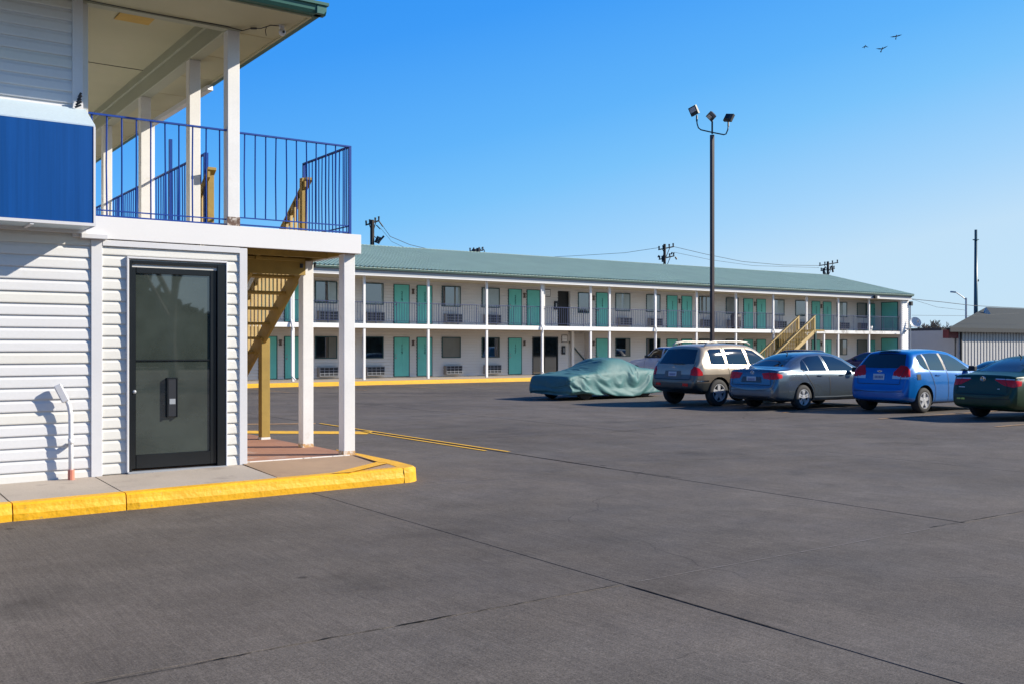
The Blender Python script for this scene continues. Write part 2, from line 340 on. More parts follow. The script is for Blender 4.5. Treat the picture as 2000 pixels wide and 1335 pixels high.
# painted lines
def stripe(x0, y0, x1, y1, wd, z=.008, mb=None):
    mb = mb or MB(); d = Vector((x1 - x0, y1 - y0, 0)).normalized(); n = Vector((-d.y, d.x, 0)) * wd / 2
    a = Vector((x0, y0, z)); b = Vector((x1, y1, z))
    return mb.add([a - n, b - n, b + n, a + n], [(0, 1, 2, 3)])
for Y in (11.45, 14.3, 17.15, 20.0, 22.85, 25.7):
    tag(ob("stall_line", stripe(20.6, Y, 26.3, Y, .11), M['faded'], kind='structure'))
for X_ in (44, 47, 50, 53, 56):
    ob("stall_line", stripe(X_, 34.6, X_, 39.8, .11), M['faded'], kind='structure')
ob("yellow_line", stripe(9.22, 13.25, 9.2, 20.6, .07), M['yelline'], kind='structure')
ob("yellow_line", stripe(9.0, 13.6, 8.98, 18.1, .07), M['yelline'], kind='structure')
ob("yellow_line", stripe(9.0, 17.75, 4.0, 21.8, .62), M['yelline'], kind='structure')
ob("yellow_line", stripe(9.1, 20.6, 4.6, 22.9, .28), M['faded'], kind='structure')
for k in range(4):
    ob("stall_line", stripe(14.5 + 3.2 * k, 35.2, 14.5 + 3.2 * k, 40.0, .1), M['faded'], kind='structure')

# ------------------------------------------------------------------ near walkway with kerb
WK = .17
def wz(x): return .155 + .0125 * max(0, min(x, 6.2)) 
def wk_(x): return .162 + .003 * max(0, min(x, 6.2))
jx = [-6, -3.2, -.2, 1.58, 2.66, 4.42]
walk = MB(); walk.box(-6, 4.4, 11.1, 12.9, -.06, .10); walk.box(4.3, 6.02, 11.2, 13.0, -.06, .10)
walk = ob("walkway", walk, M['joint'], kind='structure')
for i in range(len(jx) - 1):
    x0, x1 = jx[i] + .008, jx[i + 1] - .008
    mb = MB(); mb.add([(x0, 10.93, .02), (x1, 10.93, .02), (x1, 12.34, .02), (x0, 12.34, .02), (x0, 10.93, wk_(x0)), (x1, 10.93, wk_(x1)), (x1, 12.34, wz(x1) + .01), (x0, 12.34, wz(x0) + .01)],
                      [(0, 3, 2, 1), (4, 5, 6, 7), (0, 1, 5, 4), (1, 2, 6, 5), (2, 3, 7, 6), (3, 0, 4, 7)])
    ob("paving_slab", mb, M['walk'], walk)
mb = MB(); zz = wz(6)
pts_ = [(4.43, 11.0), (5.35, 10.99), (6.0, 11.02), (6.04, 11.3), (6.06, 12.34), (4.43, 12.34)]; zf = lambda y: wk_(6) + (zz - wk_(6)) * min(1, max(0, (y - 11.0) / 1.3)) - (.004 if y < 11.1 else 0)
mb.add([(a, b, .0) for a, b in pts_] + [(a, b, zf(b)) for a, b in pts_], [tuple(range(5, -1, -1)), tuple(range(6, 12))] + [(i, (i + 1) % 6, (i + 1) % 6 + 6, i + 6) for i in range(6)])
ob("paving_slab", mb, M['rustwalk'], walk, label="rust tinged paving slab at the corner")
def ky(x): return 10.73 + .055 * (x - 1.5)
def kerb_piece(x0, x1, kx=0):
    mb = MB(); n = max(3, int((x1 - x0) / .12)); rows = []
    for i in range(n + 1):
        x = x0 + (x1 - x0) * i / n; j = random.uniform(-.0022, .0022); j2 = random.uniform(-.0015, .0015)
        y = ky(x); z = wk_(x) + .004
        e = .012 if i in (0, n) else 0
        rows.append([(x, y + .21, .0), (x, y + .21, z), (x, y + .045 + e, z + .002), (x, y + .018 + j + e, z - .018 + j2), (x, y + .012 + j + e, z - .055), (x, y - .004 - j + e, .07 + j2), (x, y + e, -.02)])
    mb.grid(rows); m_ = len(rows[0])
    mb.f.append(tuple(range(m_))); mb.f.append(tuple((len(rows) - 1) * m_ + k for k in range(m_ - 1, -1, -1)))
    return ob("kerb_stone", mb, M['yellow'], kerb)
kerb = MB(); kerb.box(-5.9, 6.0, 11.09, 11.16, -.05, .05); kerb = ob("yellow_kerb", kerb, M['joint'], kind='structure')
kj = [-5.9, -3.2, -.2, 1.58, 2.66, 6.05]
for i in range(len(kj) - 1): kerb_piece(kj[i] + .006, kj[i + 1] - (.006 if i < len(kj) - 2 else -.001))
# rounded corner and side return of the kerb
mb = MB(); zc = wk_(6) + .004
outer = [(6.05, ky(6.05))]
for k in range(1, 7):
    a = -math.pi / 2 + k * math.pi / 12; outer.append((6.06 + .27 * math.cos(a), ky(6.05) + .27 + .27 * math.sin(a)))
outer += [(6.31, 11.6), (6.22, 12.4), (6.14, 13.1)]
inner = [(6.05, ky(6.05) + .21), (6.06, 11.25), (6.06, 11.26), (6.06, 11.27), (6.06, 11.28), (6.065, 11.29), (6.07, 11.3), (6.10, 11.7), (6.12, 12.4), (6.10, 13.1)]
rows = []
for (ox, oy), (ix, iy) in zip(outer, inner):
    d = Vector((ix - ox, iy - oy)); l = max(d.length, 1e-4); u = d / l
    q = min(.045, l * .6); j = random.uniform(-.005, .005)
    zc = wk_(6) + .004 + (zz - wk_(6)) * min(1, max(0, (iy - 11.3) / 1.3))
    rows.append([(ix, iy, 0), (ix, iy, zc), (ox + u.x * q, oy + u.y * q, zc + .002), (ox + u.x * (.018 + j), oy + u.y * (.018 + j), zc - .02), (ox + u.x * .01, oy + u.y * .01, zc - .06), (ox, oy, -.02)])
mb.grid(rows); ob("kerb_stone", mb, M['yellow'], kerb)
mb = MB(); z_ = wk_(6) + .012
mb.add([(5.05, 11.0, z_), (5.30, 10.96, z_), (6.06, 11.42, z_ + .02), (6.06, 11.62, z_ + .028)], [(0, 1, 2, 3)])
mb.add([(5.96, 11.5, z_ + .026), (6.05, 11.45, z_ + .024), (6.05, 12.3, z_ + .056), (6.0, 12.3, z_ + .056)], [(0, 1, 2, 3)])
ob("yellow_line", mb, M['yellow'], kind='structure')
# rust stained slabs below the balcony
patio = MB(); patio.box(1, 6.0, 12.4, 19.9, -.06, .12); patio = ob("under_balcony_floor", patio, M['joint'], kind='structure')
for (y0, y1) in ((12.36, 12.72), (12.735, 13.98), (14.0, 16.25)):
    mb = MB(); mb.box(1.0, 6.06 if y1 < 14 else 6.0, y0, y1, -.02, wz(6) + .006); ob("paving_slab", mb, M['rust'], patio, bev=.006)
mb = MB(); mb.box(4.42, 5.95, 12.335, 12.352, .1, wz(6) + .012); ob("caulk_strip", mb, M['caulk'], patio)

# ------------------------------------------------------------------ near building
nb = empty("motel_office", (2.6, 12.3, 0), "white clapboard corner building with glass door under a green edged roof", "building")
WY = 12.3
def board(x0, x1, z0, h, m, parent, yw=WY, name="siding_board", xe=.0):
    sag = random.uniform(-.0012, .0012)
    pr = [(yw + .02, z0), (yw - .030 + sag, z0), (yw - .0315 + sag, z0 + .012), (yw - .025, z0 + h * .66), (yw - .014, z0 + h * .84), (yw - .009, z0 + h + .004), (yw + .02, z0 + h + .004)]
    mb = MB(); mb.prism(pr, 'x', x0, x1); return ob(name, mb, m, parent)
# structure behind the boards
mb = MB(); mb.box(-6, 2.6, WY + .004, WY + .2, .05, 6.0); mb.box(-6, 2.45, WY + .2, 26, .05, 6.0)
ob("wall_core", mb, M['sidingw'], nb)
mb = MB(); mb.box(2.6, 3.03, WY + .004, 12.5, .1, 2.94); mb.box(4.24, 4.44, WY + .004, 12.5, .1, 2.94); mb.box(3.03, 4.24, WY + .004, 12.5, 2.74, 2.94)
mb.box(2.6, 4.44, 14.6, 14.7, .1, 2.94); mb.box(4.34, 4.44, 12.5, 14.6, .1, 2.94); mb.box(2.6, 2.7, 12.5, 14.6, .1, 2.94)
ob("entry_wall", mb, M['sidingw'], nb)
hb = .1352
k = 0; z = .165
while z < 6.0:
    h = hb; 
    if z < 2.9 or z > 2.9:
        board(-6, 2.62 if z < 3.0 else 2.42, z, h, M['siding'] if k % 5 else M['sidingw'], nb)
    z += hb; k += 1
z = .21; k = 0
while z < 2.93:
    h = min(hb, 2.94 - z)
    if z + h < 2.735:
        board(2.745, 3.015, z, h, M['sidingw'], nb); board(4.215, 4.385, z, h, M['sidingw'], nb)
    else: board(2.745, 4.385, z, h, M['sidingw'], nb)
    z += hb; k += 1
def boxo(name, m, parent, x0, x1, y0, y1, z0, z1, bev=.004, **k):
    mb = MB(); mb.box(x0, x1, y0, y1, z0, z1); return ob(name, mb, m, parent, bev=bev, **k)
boxo("corner_trim", M['trim'], nb, 2.622, 2.745, WY - .05, WY + .01, .17, 2.945)
boxo("corner_trim", M['trim'], nb, 4.385, 4.485, WY - .05, WY + .06, .215, 2.945)
boxo("corner_trim", M['trim'], nb, 4.445, 4.483, WY + .062, 14.7, .215, 2.945)
boxo("corner_trim", M['trim'], nb, 2.42, 2.535, WY - .05, WY + .12, 2.96, 5.98)
boxo("ledge_trim", M['trim'], nb, 2.50, 2.79, WY - .13, WY - .052, 2.945, 3.0)
boxo("head_trim", M['trim'], nb, 2.745, 4.385, WY - .055, WY - .03, 2.875, 2.945)
# entry door
dr = MB(); t_ = .035
dx0, dx1, dz0, dz1 = 3.042, 4.205, .225, 2.72
dr.box(dx0, dx0 + t_, WY - .06, WY + .06, dz0, dz1); dr.box(dx1 - t_ - .07, dx1, WY - .06, WY + .06, dz0, dz1); dr.box(dx0 + t_, dx1 - t_ - .07, WY - .06, WY + .06, dz1 - t_, dz1)
door = ob("entry_door", dr, M['black'], nb, bev=.004)
mb = MB(); a0, a1 = dx0 + t_ + .004, dx1 - t_ - .074
mb.box(a0, a0 + .045, WY - .03, WY + .02, dz0 + .03, dz1 - t_ - .004); mb.box(a1 - .075, a1, WY - .03, WY + .02, dz0 + .03, dz1 - t_ - .004)
mb.box(a0 + .05, a1 - .075, WY - .03, WY + .02, dz0 + .03, dz0 + .19); mb.box(a0 + .05, a1 - .075, WY - .03, WY + .02, dz1 - t_ - .11, dz1 - t_ - .004)
ob("door_leaf", mb, M['black'], door, bev=.003)
mb = MB(); mb.box(a0 + .052, a1 - .077, WY - .008, WY + .006, dz0 + .192, 1.532); mb.box(a0 + .052, a1 - .077, WY - .008, WY + .006, 1.548, dz1 - t_ - .112)
ob("glass_pane", mb, M['glass'], door)
boxo("push_bar", M['black'], door, a0 + .05, a1 - .075, WY - .022, WY + .008, 1.533, 1.547, bev=0)
mb = MB(); mb.box(3.50, 3.60, WY - .05, WY - .01, .86, 1.32); ob("mail_slot_box", mb, M['iron'], door, bev=.004)
mb = MB(); mb.box(3.487, 3.50, WY - .055, WY - .01, .85, 1.33); mb.box(3.60, 3.613, WY - .055, WY - .01, .85, 1.33); mb.box(3.50, 3.60, WY - .055, WY - .01, 1.318, 1.332)
ob("slot_frame", mb, M['black'], door)
boxo("paper_label", M['steel'], door, 3.515, 3.585, WY - .054, WY - .051, 1.01, 1.075, bev=0)
mb = MB(); mb.lathe([(0, -.035), (.018, -.034), (.024, -.02), (.014, -.008), (.014, 0)], 14, 'y', (a0 + .024, WY - .03, 1.17)); ob("door_knob", mb, M['steel'], door, smooth=True)
boxo("door_sill", M['steel'], door, dx0 - .02, dx1 + .02, WY - .09, WY + .05, .20, .225)
boxo("door_casing", M['trim'], nb, 3.016, 3.040, WY - .07, WY, .215, 2.74)
boxo("door_casing", M['trim'], nb, 4.207, 4.222, WY - .07, WY, .215, 2.74)
boxo("door_casing", M['trim'], nb, 3.016, 4.222, WY - .07, WY, 2.741, 2.765)
# roof, soffit, beam
SZ = 5.70
mb = MB(); mb.box(-6.2, 4.24, 11.30, 27, 6.02, 6.06); ob("inner_soffit", mb, M['soffit'], nb)
mb = MB(); mb.box(4.42, 4.90, 11.30, 27, SZ, SZ + .03); mb.box(-6.2, 4.42, 11.30, 12.26, SZ, SZ + .03); ob("outer_soffit", mb, M['soffit'], nb)
mb = MB(); mb.box(4.24, 4.42, 12.26, 27, 5.68, 6.02); ob("balcony_beam", mb, M['soffit2'], nb, bev=.01)
mb = MB(); mb.box(4.20, 4.239, 12.45, 27, 5.90, 6.02); ob("beam_trim", mb, M['soffit2'], nb)
mb = MB(); mb.box(-6.2, 4.24, 12.26, 12.40, 5.68, 6.02); ob("front_beam", mb, M['soffit2'], nb)
for i in range(14):
    if i in (3, 7):
        mb = MB(); mb.box(2.5, 4.2, 12.4 + 1.22 * i, 12.406 + 1.22 * i, 6.012, 6.0202); ob("soffit_joint", mb, M['black'], nb)
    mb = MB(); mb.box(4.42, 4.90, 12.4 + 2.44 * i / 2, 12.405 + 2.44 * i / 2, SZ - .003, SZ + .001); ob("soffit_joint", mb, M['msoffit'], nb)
mb = MB(); mb.box(2.42, 4.24, 12.55, 12.56, 6.005, 6.019); ob("soffit_joint", mb, M['black'], nb)
boxo("plywood_patch", M['ply'], nb, 3.22, 3.66, 13.32, 13.72, 6.0, 6.012)
mb = MB(); mb.box(4.90, 4.93, 11.26, 27, SZ - .02, SZ + .07); mb.box(-6.2, 4.90, 11.26, 11.30, SZ - .02, SZ + .07); ob("fascia_board", mb, M['soffit'], nb)
mb = MB(); gut = [(0, .0), (.09, .0), (.12, .04), (.13, .12), (0, .12)]
mb.prism([(4.932 + a, SZ + .0 + b) for a, b in gut], 'y', 11.12, 27); mb.prism([(11.258 - a, SZ + b) for a, b in gut], 'x', -6.2, 5.065); ob("gutter", mb, M['groof'], nb, bev=.004)
mb = MB(); mb.add([(5.08, 11.10, 5.84), (5.08, 27, 5.84), (2.4, 27, 6.9), (2.4, 14.2, 6.9), (-6.2, 14.2, 6.9), (-6.2, 11.10, 5.84),
                   (5.08, 11.10, 5.82), (5.08, 27, 5.82), (-6.2, 11.10, 5.82)], [(0, 1, 2, 3), (0, 3, 4, 5), (0, 6, 7, 1), (0, 5, 8, 6)])
mb.box(4.93, 5.08, 11.10, 27, 5.805, 5.819); mb.box(-6.2, 4.93, 11.10, 11.26, 5.805, 5.819)
mb.add([(-6.2, 14.2, 6.9), (2.4, 14.2, 6.9), (2.4, 27, 6.9), (-6.2, 27, 6.9)], [(0, 1, 2, 3)])
roofo = ob("metal_roof", mb, M['groof'], nb)
# gap between soffit and roof closed
mb = MB(); mb.box(-6.1, 4.9, 11.4, 26.9, 6.062, 6.09); ob("roof_deck", mb, M['groof'], nb)
# columns of the balcony roof
def column(y, x=4.32, top=5.68, wd=.155):
    mb = MB(); mb.box(x - wd / 2, x + wd / 2, y - wd / 2, y + wd / 2, 3.22, top)
    o = ob("balcony_column", mb, M['column'], nb, bev=.006); return o
for y in (12.36, 13.92, 16.42, 18.95, 21.5): column(y)
mb = MB(); mb.box(4.235, 4.4, 12.272, 12.282, 3.22, 3.33); ob("rust_patch", mb, mat("rust patch", (.12, .07, .05), .8, stain=(.5, .45, .4), ss=18, sfac=1, slo=.5), nb)
mb = MB(); mb.box(4.42, 4.5, 16.5, 16.58, 3.22, 5.28); ob("downspout", mb, M['steelw'], nb)
mb = MB(); mb.bar((4.46, 16.54, 5.30), (4.88, 14.9, 5.6), .09, .07); ob("downspout_elbow", mb, M['trim'], nb)

# ---- sign box on the wall
sg = empty("sign_box", (1.3, 12.0, 3.03), "blue panel sign with pale sloping top mounted above the clapboards", "sign")
SXr = 2.565; SYf = 11.77
mb = MB(); mb.box(-2.2, SXr - .022, SYf, SYf + .02, 3.075, 4.15); ob("sign_face", mb, M['signface'], sg)
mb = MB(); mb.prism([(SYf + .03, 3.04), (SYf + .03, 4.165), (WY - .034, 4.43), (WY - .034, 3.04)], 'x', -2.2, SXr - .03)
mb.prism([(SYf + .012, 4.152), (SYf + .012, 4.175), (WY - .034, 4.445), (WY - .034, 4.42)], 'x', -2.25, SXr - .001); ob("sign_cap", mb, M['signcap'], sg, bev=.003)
mb = MB(); mb.box(SXr - .022, SXr, SYf - .008, SYf + .035, 3.05, 4.15); mb.box(-2.2, SXr, SYf - .01, SYf + .035, 3.04, 3.073)
mb.box(-2.2, SXr, WY - .08, WY - .034, 3.0, 3.04)
for xx in (-1.5, -.4, .75, 1.9): mb.box(xx, xx + .035, SYf, WY - .05, 3.02, 3.04)
ob("sign_frame", mb, M['trim'], sg)
mb = MB(); mb.box(SXr - .03, SXr - .002, SYf + .04, WY - .034, 3.04, 4.16); ob("end_cap", mb, M['signface'], sg)
mb = MB()
for k_ in range(5): mb.bar((2.44 + .01 * k_, WY - .08, 4.44 + .03 * k_), (2.50, WY - .11 - .02 * (k_ % 2), 4.47 + .035 * k_), .018)
ob("cable_clamp", mb, M['iron'], sg)

# ---- conduit riser by the wall
cd = empty("conduit_riser", (2.36, 12.1, .17), "thin white metal pipe with a bent fitting standing against the clapboards", "pipe")
cx, cy = 2.385, 12.16
mb = MB(); mb.tube([(cx, cy, .16), (cx, cy, .62), (cx - .003, cy, .93), (cx - .02, cy, 1.04), (cx - .055, cy, 1.12)], .026, 10)
mb.tube([(cx, cy, .60), (cx, cy, .66)], .031, 10); ob("pipe", mb, M['steelw'], cd, smooth=True)
mb = MB(); mb.bar((cx - .05, cy, 1.08), (cx - .14, cy + .02, 1.275), .075, .085); ob("conduit_head", mb, M['trim'], cd, bev=.012)
mb = MB(); mb.tube([(cx + .003, cy - .003, .17), (cx + .003, cy - .003, .305)], .036, 10); ob("painted_base", mb, M['redpaint'], cd)
mb = MB(); mb.box(cx - .035, cx + .035, cy + .02, WY - .02, .58, .6); ob("wall_clip", mb, M['steel'], cd)

# ---- balcony deck
bk = empty("balcony", (5.2, 13, 3.2), "white edged balcony deck on square posts over the entry", "balcony")
mb = MB(); mb.box(2.55, 6.07, 12.235, 12.27, 2.955, 3.215); ob("deck_fascia", mb, M['fascia'], bk, bev=.004)
mb = MB(); mb.box(6.035, 6.069, 12.272, 14.0, 2.955, 3.215); ob("deck_side_fascia", mb, M['fascia'], bk)
for i in range(12):
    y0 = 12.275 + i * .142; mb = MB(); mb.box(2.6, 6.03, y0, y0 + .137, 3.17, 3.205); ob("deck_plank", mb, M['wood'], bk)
mb = MB(); mb.box(2.4, 4.44, 14.0, 26, 3.0, 3.2); ob("walkway_slab", mb, M['fascia'], bk)
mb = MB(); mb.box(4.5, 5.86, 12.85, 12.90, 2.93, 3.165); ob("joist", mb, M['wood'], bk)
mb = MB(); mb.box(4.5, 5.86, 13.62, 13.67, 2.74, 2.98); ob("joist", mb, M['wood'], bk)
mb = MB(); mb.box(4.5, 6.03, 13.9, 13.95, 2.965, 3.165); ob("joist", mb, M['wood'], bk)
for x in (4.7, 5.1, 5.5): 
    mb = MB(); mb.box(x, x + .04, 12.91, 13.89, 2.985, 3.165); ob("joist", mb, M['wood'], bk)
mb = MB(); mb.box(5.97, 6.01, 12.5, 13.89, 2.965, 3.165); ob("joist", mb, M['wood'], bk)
postw = mat("white post rusted at its foot", (.70, .68, .66), .5, var=.05, vs=3)
def post(x, y, z0, z1, wd):
    mb = MB(); mb.box(x - wd / 2, x + wd / 2, y - wd / 2, y + wd / 2, z0, z1); return ob("support_post", mb, M['column'], bk, bev=.006)
post(5.95, 12.43, .235, 2.955, .165); post(5.91, 13.72, .235, 2.95, .165)
for (x, y) in ((5.95, 12.43), (5.91, 13.72)):
    mb = MB(); mb.box(x - .0845, x + .0845, y - .0845, y + .0845, .232, .29); ob("post_foot", mb, mat("rusty post foot", (.50, .30, .13), .7, stain=(.65, .6, .55), ss=22, sfac=.9, slo=.47), bk)
mb = MB(); mb.tube([(5.78, 13.58, 2.9), (5.78, 13.58, 2.84)], .025, 8); mb.tube([(6.0, 13.6, 2.93), (6.0, 13.6, 2.87)], .02, 8); ob("bracket_bolt", mb, M['iron'], bk)
# ---- blue railing of the balcony
rl = empty("balcony_railing", (5.9, 12.35, 3.2), "blue iron railing with thin balusters round the near balcony deck", "railing")
def rail_run(p, q, parent, m, zt, zb1, zb2, zbal0, n, seed=0, skip=(), hw=.04, bw=.019, name="baluster", bend=.006):
    p = Vector(p); q = Vector(q); rnd = random.Random(seed)
    d = (q - p)
    mb = MB(); mb.bar((p.x, p.y, zt), (q.x, q.y, zt), hw, .02); ob("top_rail", mb, m, parent)
    mb = MB(); mb.bar((p.x, p.y, zb1), (q.x, q.y, zb1), .018, .014)
    if zb2: mb.bar((p.x, p.y, zb2), (q.x, q.y, zb2), .022, .018)
    ob("bottom_rail", mb, m, parent)
    for i in range(n):
        if i in skip: continue
        t = (i + .5) / n; a = p + d * t; j = rnd.uniform(-bend, bend)
        mb = MB(); mb.tube([(a.x, a.y, zt), (a.x + j, a.y + rnd.uniform(-bend, bend), (zt + zbal0) / 2), (a.x + rnd.uniform(-bend, bend) * .6, a.y, zbal0)], bw / 2, 4)
        ob(name, mb, m, parent)
rail_run((4.41, 12.33, 0), (5.945, 12.33, 0), rl, M['blue'], 4.41, 3.335, 3.245, 3.335, 11, 1)
rail_run((2.56, 12.33, 0), (4.24, 12.33, 0), rl, M['blue'], 4.42, 3.30, 3.235, 3.24, 10, 2)
rail_run((5.945, 12.36, 0), (5.945, 13.86, 0), rl, M['blue'], 4.41, 3.335, 3.245, 3.25, 13, 3)
for (x, y, z1) in ((5.945, 12.33, 4.42), (5.945, 13.88, 4.42)):
    mb = MB(); mb.box(x - .017, x + .017, y - .017, y + .017, 3.2, z1); ob("railing_post", mb, M['blue'], rl)
rl2 = empty("walkway_railing", (4.42, 18, 3.2), "blue iron railing running back along the upper walkway behind the columns", "railing")
rail_run((4.5, 13.95, 0), (4.5, 15.6, 0), rl2, M['blue'], 4.41, 3.335, 3.245, 3.25, 13, 4)
rail_run((4.5, 15.66, 0), (4.5, 24, 0), rl2, M['blue'], 4.41, 3.335, 3.245, 3.25, 60, 5)
for (y, z1, wd) in ((13.92, 4.42, .05), (15.63, 4.9, .045), (18.9, 4.42, .04)):
    mb = MB(); mb.box(4.5 - wd / 2, 4.5 + wd / 2, y - wd / 2, y + wd / 2, 3.2, z1); ob("railing_post", mb, M['blue'], rl2)

# ---- wooden stairs at the back of the balcony
st = empty("wooden_staircase", (5.4, 15.5, .17), "yellow lumber staircase with open treads rising to the near balcony", "staircase")
rise, run_, y00 = .2235, .335, 13.56
def sz(y): return 3.2 - (y - y00) * rise / run_
yend = 17.9
for x in (4.56, 5.08, 5.84):
    mb = MB(); lo = .30
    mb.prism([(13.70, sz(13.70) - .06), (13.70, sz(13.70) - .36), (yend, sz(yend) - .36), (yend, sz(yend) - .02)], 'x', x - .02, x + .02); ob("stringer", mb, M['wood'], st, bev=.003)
for i in range(13):
    y = y00 + .02 + i * run_; z = 3.2 - rise * (i + 1)
    if z < .3: break
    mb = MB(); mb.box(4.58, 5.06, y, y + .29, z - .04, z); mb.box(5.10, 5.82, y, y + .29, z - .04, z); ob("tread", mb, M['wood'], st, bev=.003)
n = 24
for i in range(n):
    y = 13.95 + i * .165
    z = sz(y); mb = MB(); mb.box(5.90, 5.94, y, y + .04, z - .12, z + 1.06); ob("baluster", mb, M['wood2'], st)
for i in range(n):
    y = 13.95 + i * .165
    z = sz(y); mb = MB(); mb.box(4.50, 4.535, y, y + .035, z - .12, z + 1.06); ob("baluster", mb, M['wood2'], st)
for x in (4.52, 5.955):
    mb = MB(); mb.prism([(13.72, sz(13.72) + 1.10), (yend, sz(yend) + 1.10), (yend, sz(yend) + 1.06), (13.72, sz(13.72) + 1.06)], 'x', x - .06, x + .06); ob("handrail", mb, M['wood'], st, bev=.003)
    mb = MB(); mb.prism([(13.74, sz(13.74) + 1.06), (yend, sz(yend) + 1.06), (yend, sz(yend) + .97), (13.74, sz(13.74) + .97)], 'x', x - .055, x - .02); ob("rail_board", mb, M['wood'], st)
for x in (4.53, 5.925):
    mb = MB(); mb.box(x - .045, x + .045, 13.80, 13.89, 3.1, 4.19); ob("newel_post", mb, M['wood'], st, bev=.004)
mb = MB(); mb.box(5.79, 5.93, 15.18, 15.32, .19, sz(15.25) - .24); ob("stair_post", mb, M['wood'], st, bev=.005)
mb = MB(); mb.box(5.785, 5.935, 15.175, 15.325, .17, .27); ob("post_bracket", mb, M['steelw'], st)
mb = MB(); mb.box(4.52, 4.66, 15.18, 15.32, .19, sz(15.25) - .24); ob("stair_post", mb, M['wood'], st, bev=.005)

# ---- security camera and cable under the soffit
sc_ = empty("security_camera", (4.76, 11.8, 5.6), "small white security camera hanging under the soffit corner", "camera")
mb = MB(); mb.tube([(4.76, 11.8, 5.699), (4.76, 11.8, 5.66)], .035, 12); ob("mount", mb, M['trim'], sc_)
mb = MB(); mb.lathe([(0, -.05), (.03, -.04), (.045, 0), (.03, .035), (0, .045)], 14, 'z', (4.76, 11.78, 5.61)); ob("camera_dome", mb, M['trim'], sc_, smooth=True)
mb = MB(); mb.lathe([(0, -.012), (.015, -.01), (.018, 0)], 10, 'y', (4.76, 11.735, 5.60)); ob("camera_lens", mb, M['iron'], sc_)
mb = MB(); mb.tube([(4.40, 12.20, 5.67), (4.47, 12.05, 5.675), (4.55, 11.95, 5.66), (4.64, 11.85, 5.69), (4.74, 11.8, 5.685)], .006, 5)
mb.tube([(4.46, 12.06, 5.673), (4.51, 12.0, 5.667)], .014, 6); mb.tube([(4.60, 11.89, 5.68), (4.58, 11.88, 5.62), (4.59, 11.88, 5.56)], .005, 5)
mb.tube([(2.5, 12.20, 5.69), (3.3, 12.22, 5.685), (4.2, 12.22, 5.695), (4.40, 12.20, 5.67)], .006, 5)
tag(ob("camera_cable", mb, M['iron'], loc=(4.5, 12.2, 5.75)), "thin black cable sagging along the soffit to the white camera", "cable")

# ------------------------------------------------------------------ far motel wing
mt = empty("motel_wing", (40, 44, 0), "long two storey motel wing with ribbed green roof and teal doors", "building")
PY, MY = 42.5, 44.7          # post line, wall
X0, X1 = 5.0, 64.8
ZF, ZS0, ZS1, ZE = .17, 2.585, 2.80, 5.05
# lap siding wall with openings covered by doors and windows
def lapwall(x0, x1, y, z0, z1, h=.15, holes=()):
    mb = MB(); z = z0
    while z < z1 - .01:
        zt = min(z + h, z1)
        segs = [(x0, x1)]
        for (a, b, c, d) in holes:
            if z + h * .5 > c and z + h * .5 < d:
                ns = []
                for (s0, s1) in segs:
                    if b <= s0 or a >= s1: ns.append((s0, s1))
                    else:
                        if a > s0: ns.append((s0, a))
                        if b < s1: ns.append((b, s1))
                segs = ns
        for s0, s1 in segs:
            mb.add([(s0, y - .055, z + .03), (s1, y - .055, z + .03), (s1, y - .028, zt), (s0, y - .028, zt), (s0, y - .002, z + .03), (s1, y - .002, z + .03), (s0, y - .002, z), (s1, y - .002, z), (s0, y - .028, z), (s1, y - .028, z)], [(0, 1, 2, 3), (0, 4, 5, 1), (4, 6, 7, 5), (6, 8, 9, 7)])
        z = zt
    return mb
doors = [16.92, 18.18, 24.0, 25.34, 31.05, 32.3, 37.27, 42.91, 44.17, 49.79, 51.05, 56.69, 57.93, 63.43 - .14]
DW = .82
wins = [19.69, 22.22, 26.79, 29.28, 38.72, 41.17, 45.66, 48.10, 52.62, 54.93, 59.40, 61.72]
wins += [8.8, 12.3, 14.9]; doors += [10.4, 11.3]
WW = 1.16
L_noF = (32.3,)
lo_holes = [(32.65, 34.44, .17, 2.25), (35.20, 36.88, .17, 2.55)]
up_holes = [(34.44, 35.33, 2.8, 4.86)]
mb = lapwall(X0, 64.05, MY, .17, 2.585, holes=lo_holes)
m2 = lapwall(X0, 64.05, MY, 2.80, 5.05, holes=up_holes)
mb.add(m2.v, m2.f); ob("wall_siding", mb, M['mwall'], mt, kind='stuff', fix=False)
mb = MB(); mb.box(X0, 32.65, MY + .004, 55, .05, 5.05); mb.box(36.88, X1 - .1, MY + .004, 55, .05, 5.05); mb.box(32.65, 36.88, MY + 2.2, 55, .05, 5.05)
mb.box(32.65, 34.44, MY + .004, MY + .1, 2.25, 5.05); mb.box(34.44, 35.2, MY + .004, MY + .1, .05, 2.81); mb.box(35.33, 36.88, MY + .004, MY + .1, 2.56, 5.05); mb.box(34.44, 35.33, MY + .004, MY + .1, 4.86, 5.05)
ob("wall_core", mb, M['mwall'], mt)
boxo("doorway_dark_sheet", M['paneopen'], mt, 34.44, 35.33, MY + .12, MY + .14, 2.78, 4.88, bev=0)  # near black sheet standing in for the shade inside the doorway
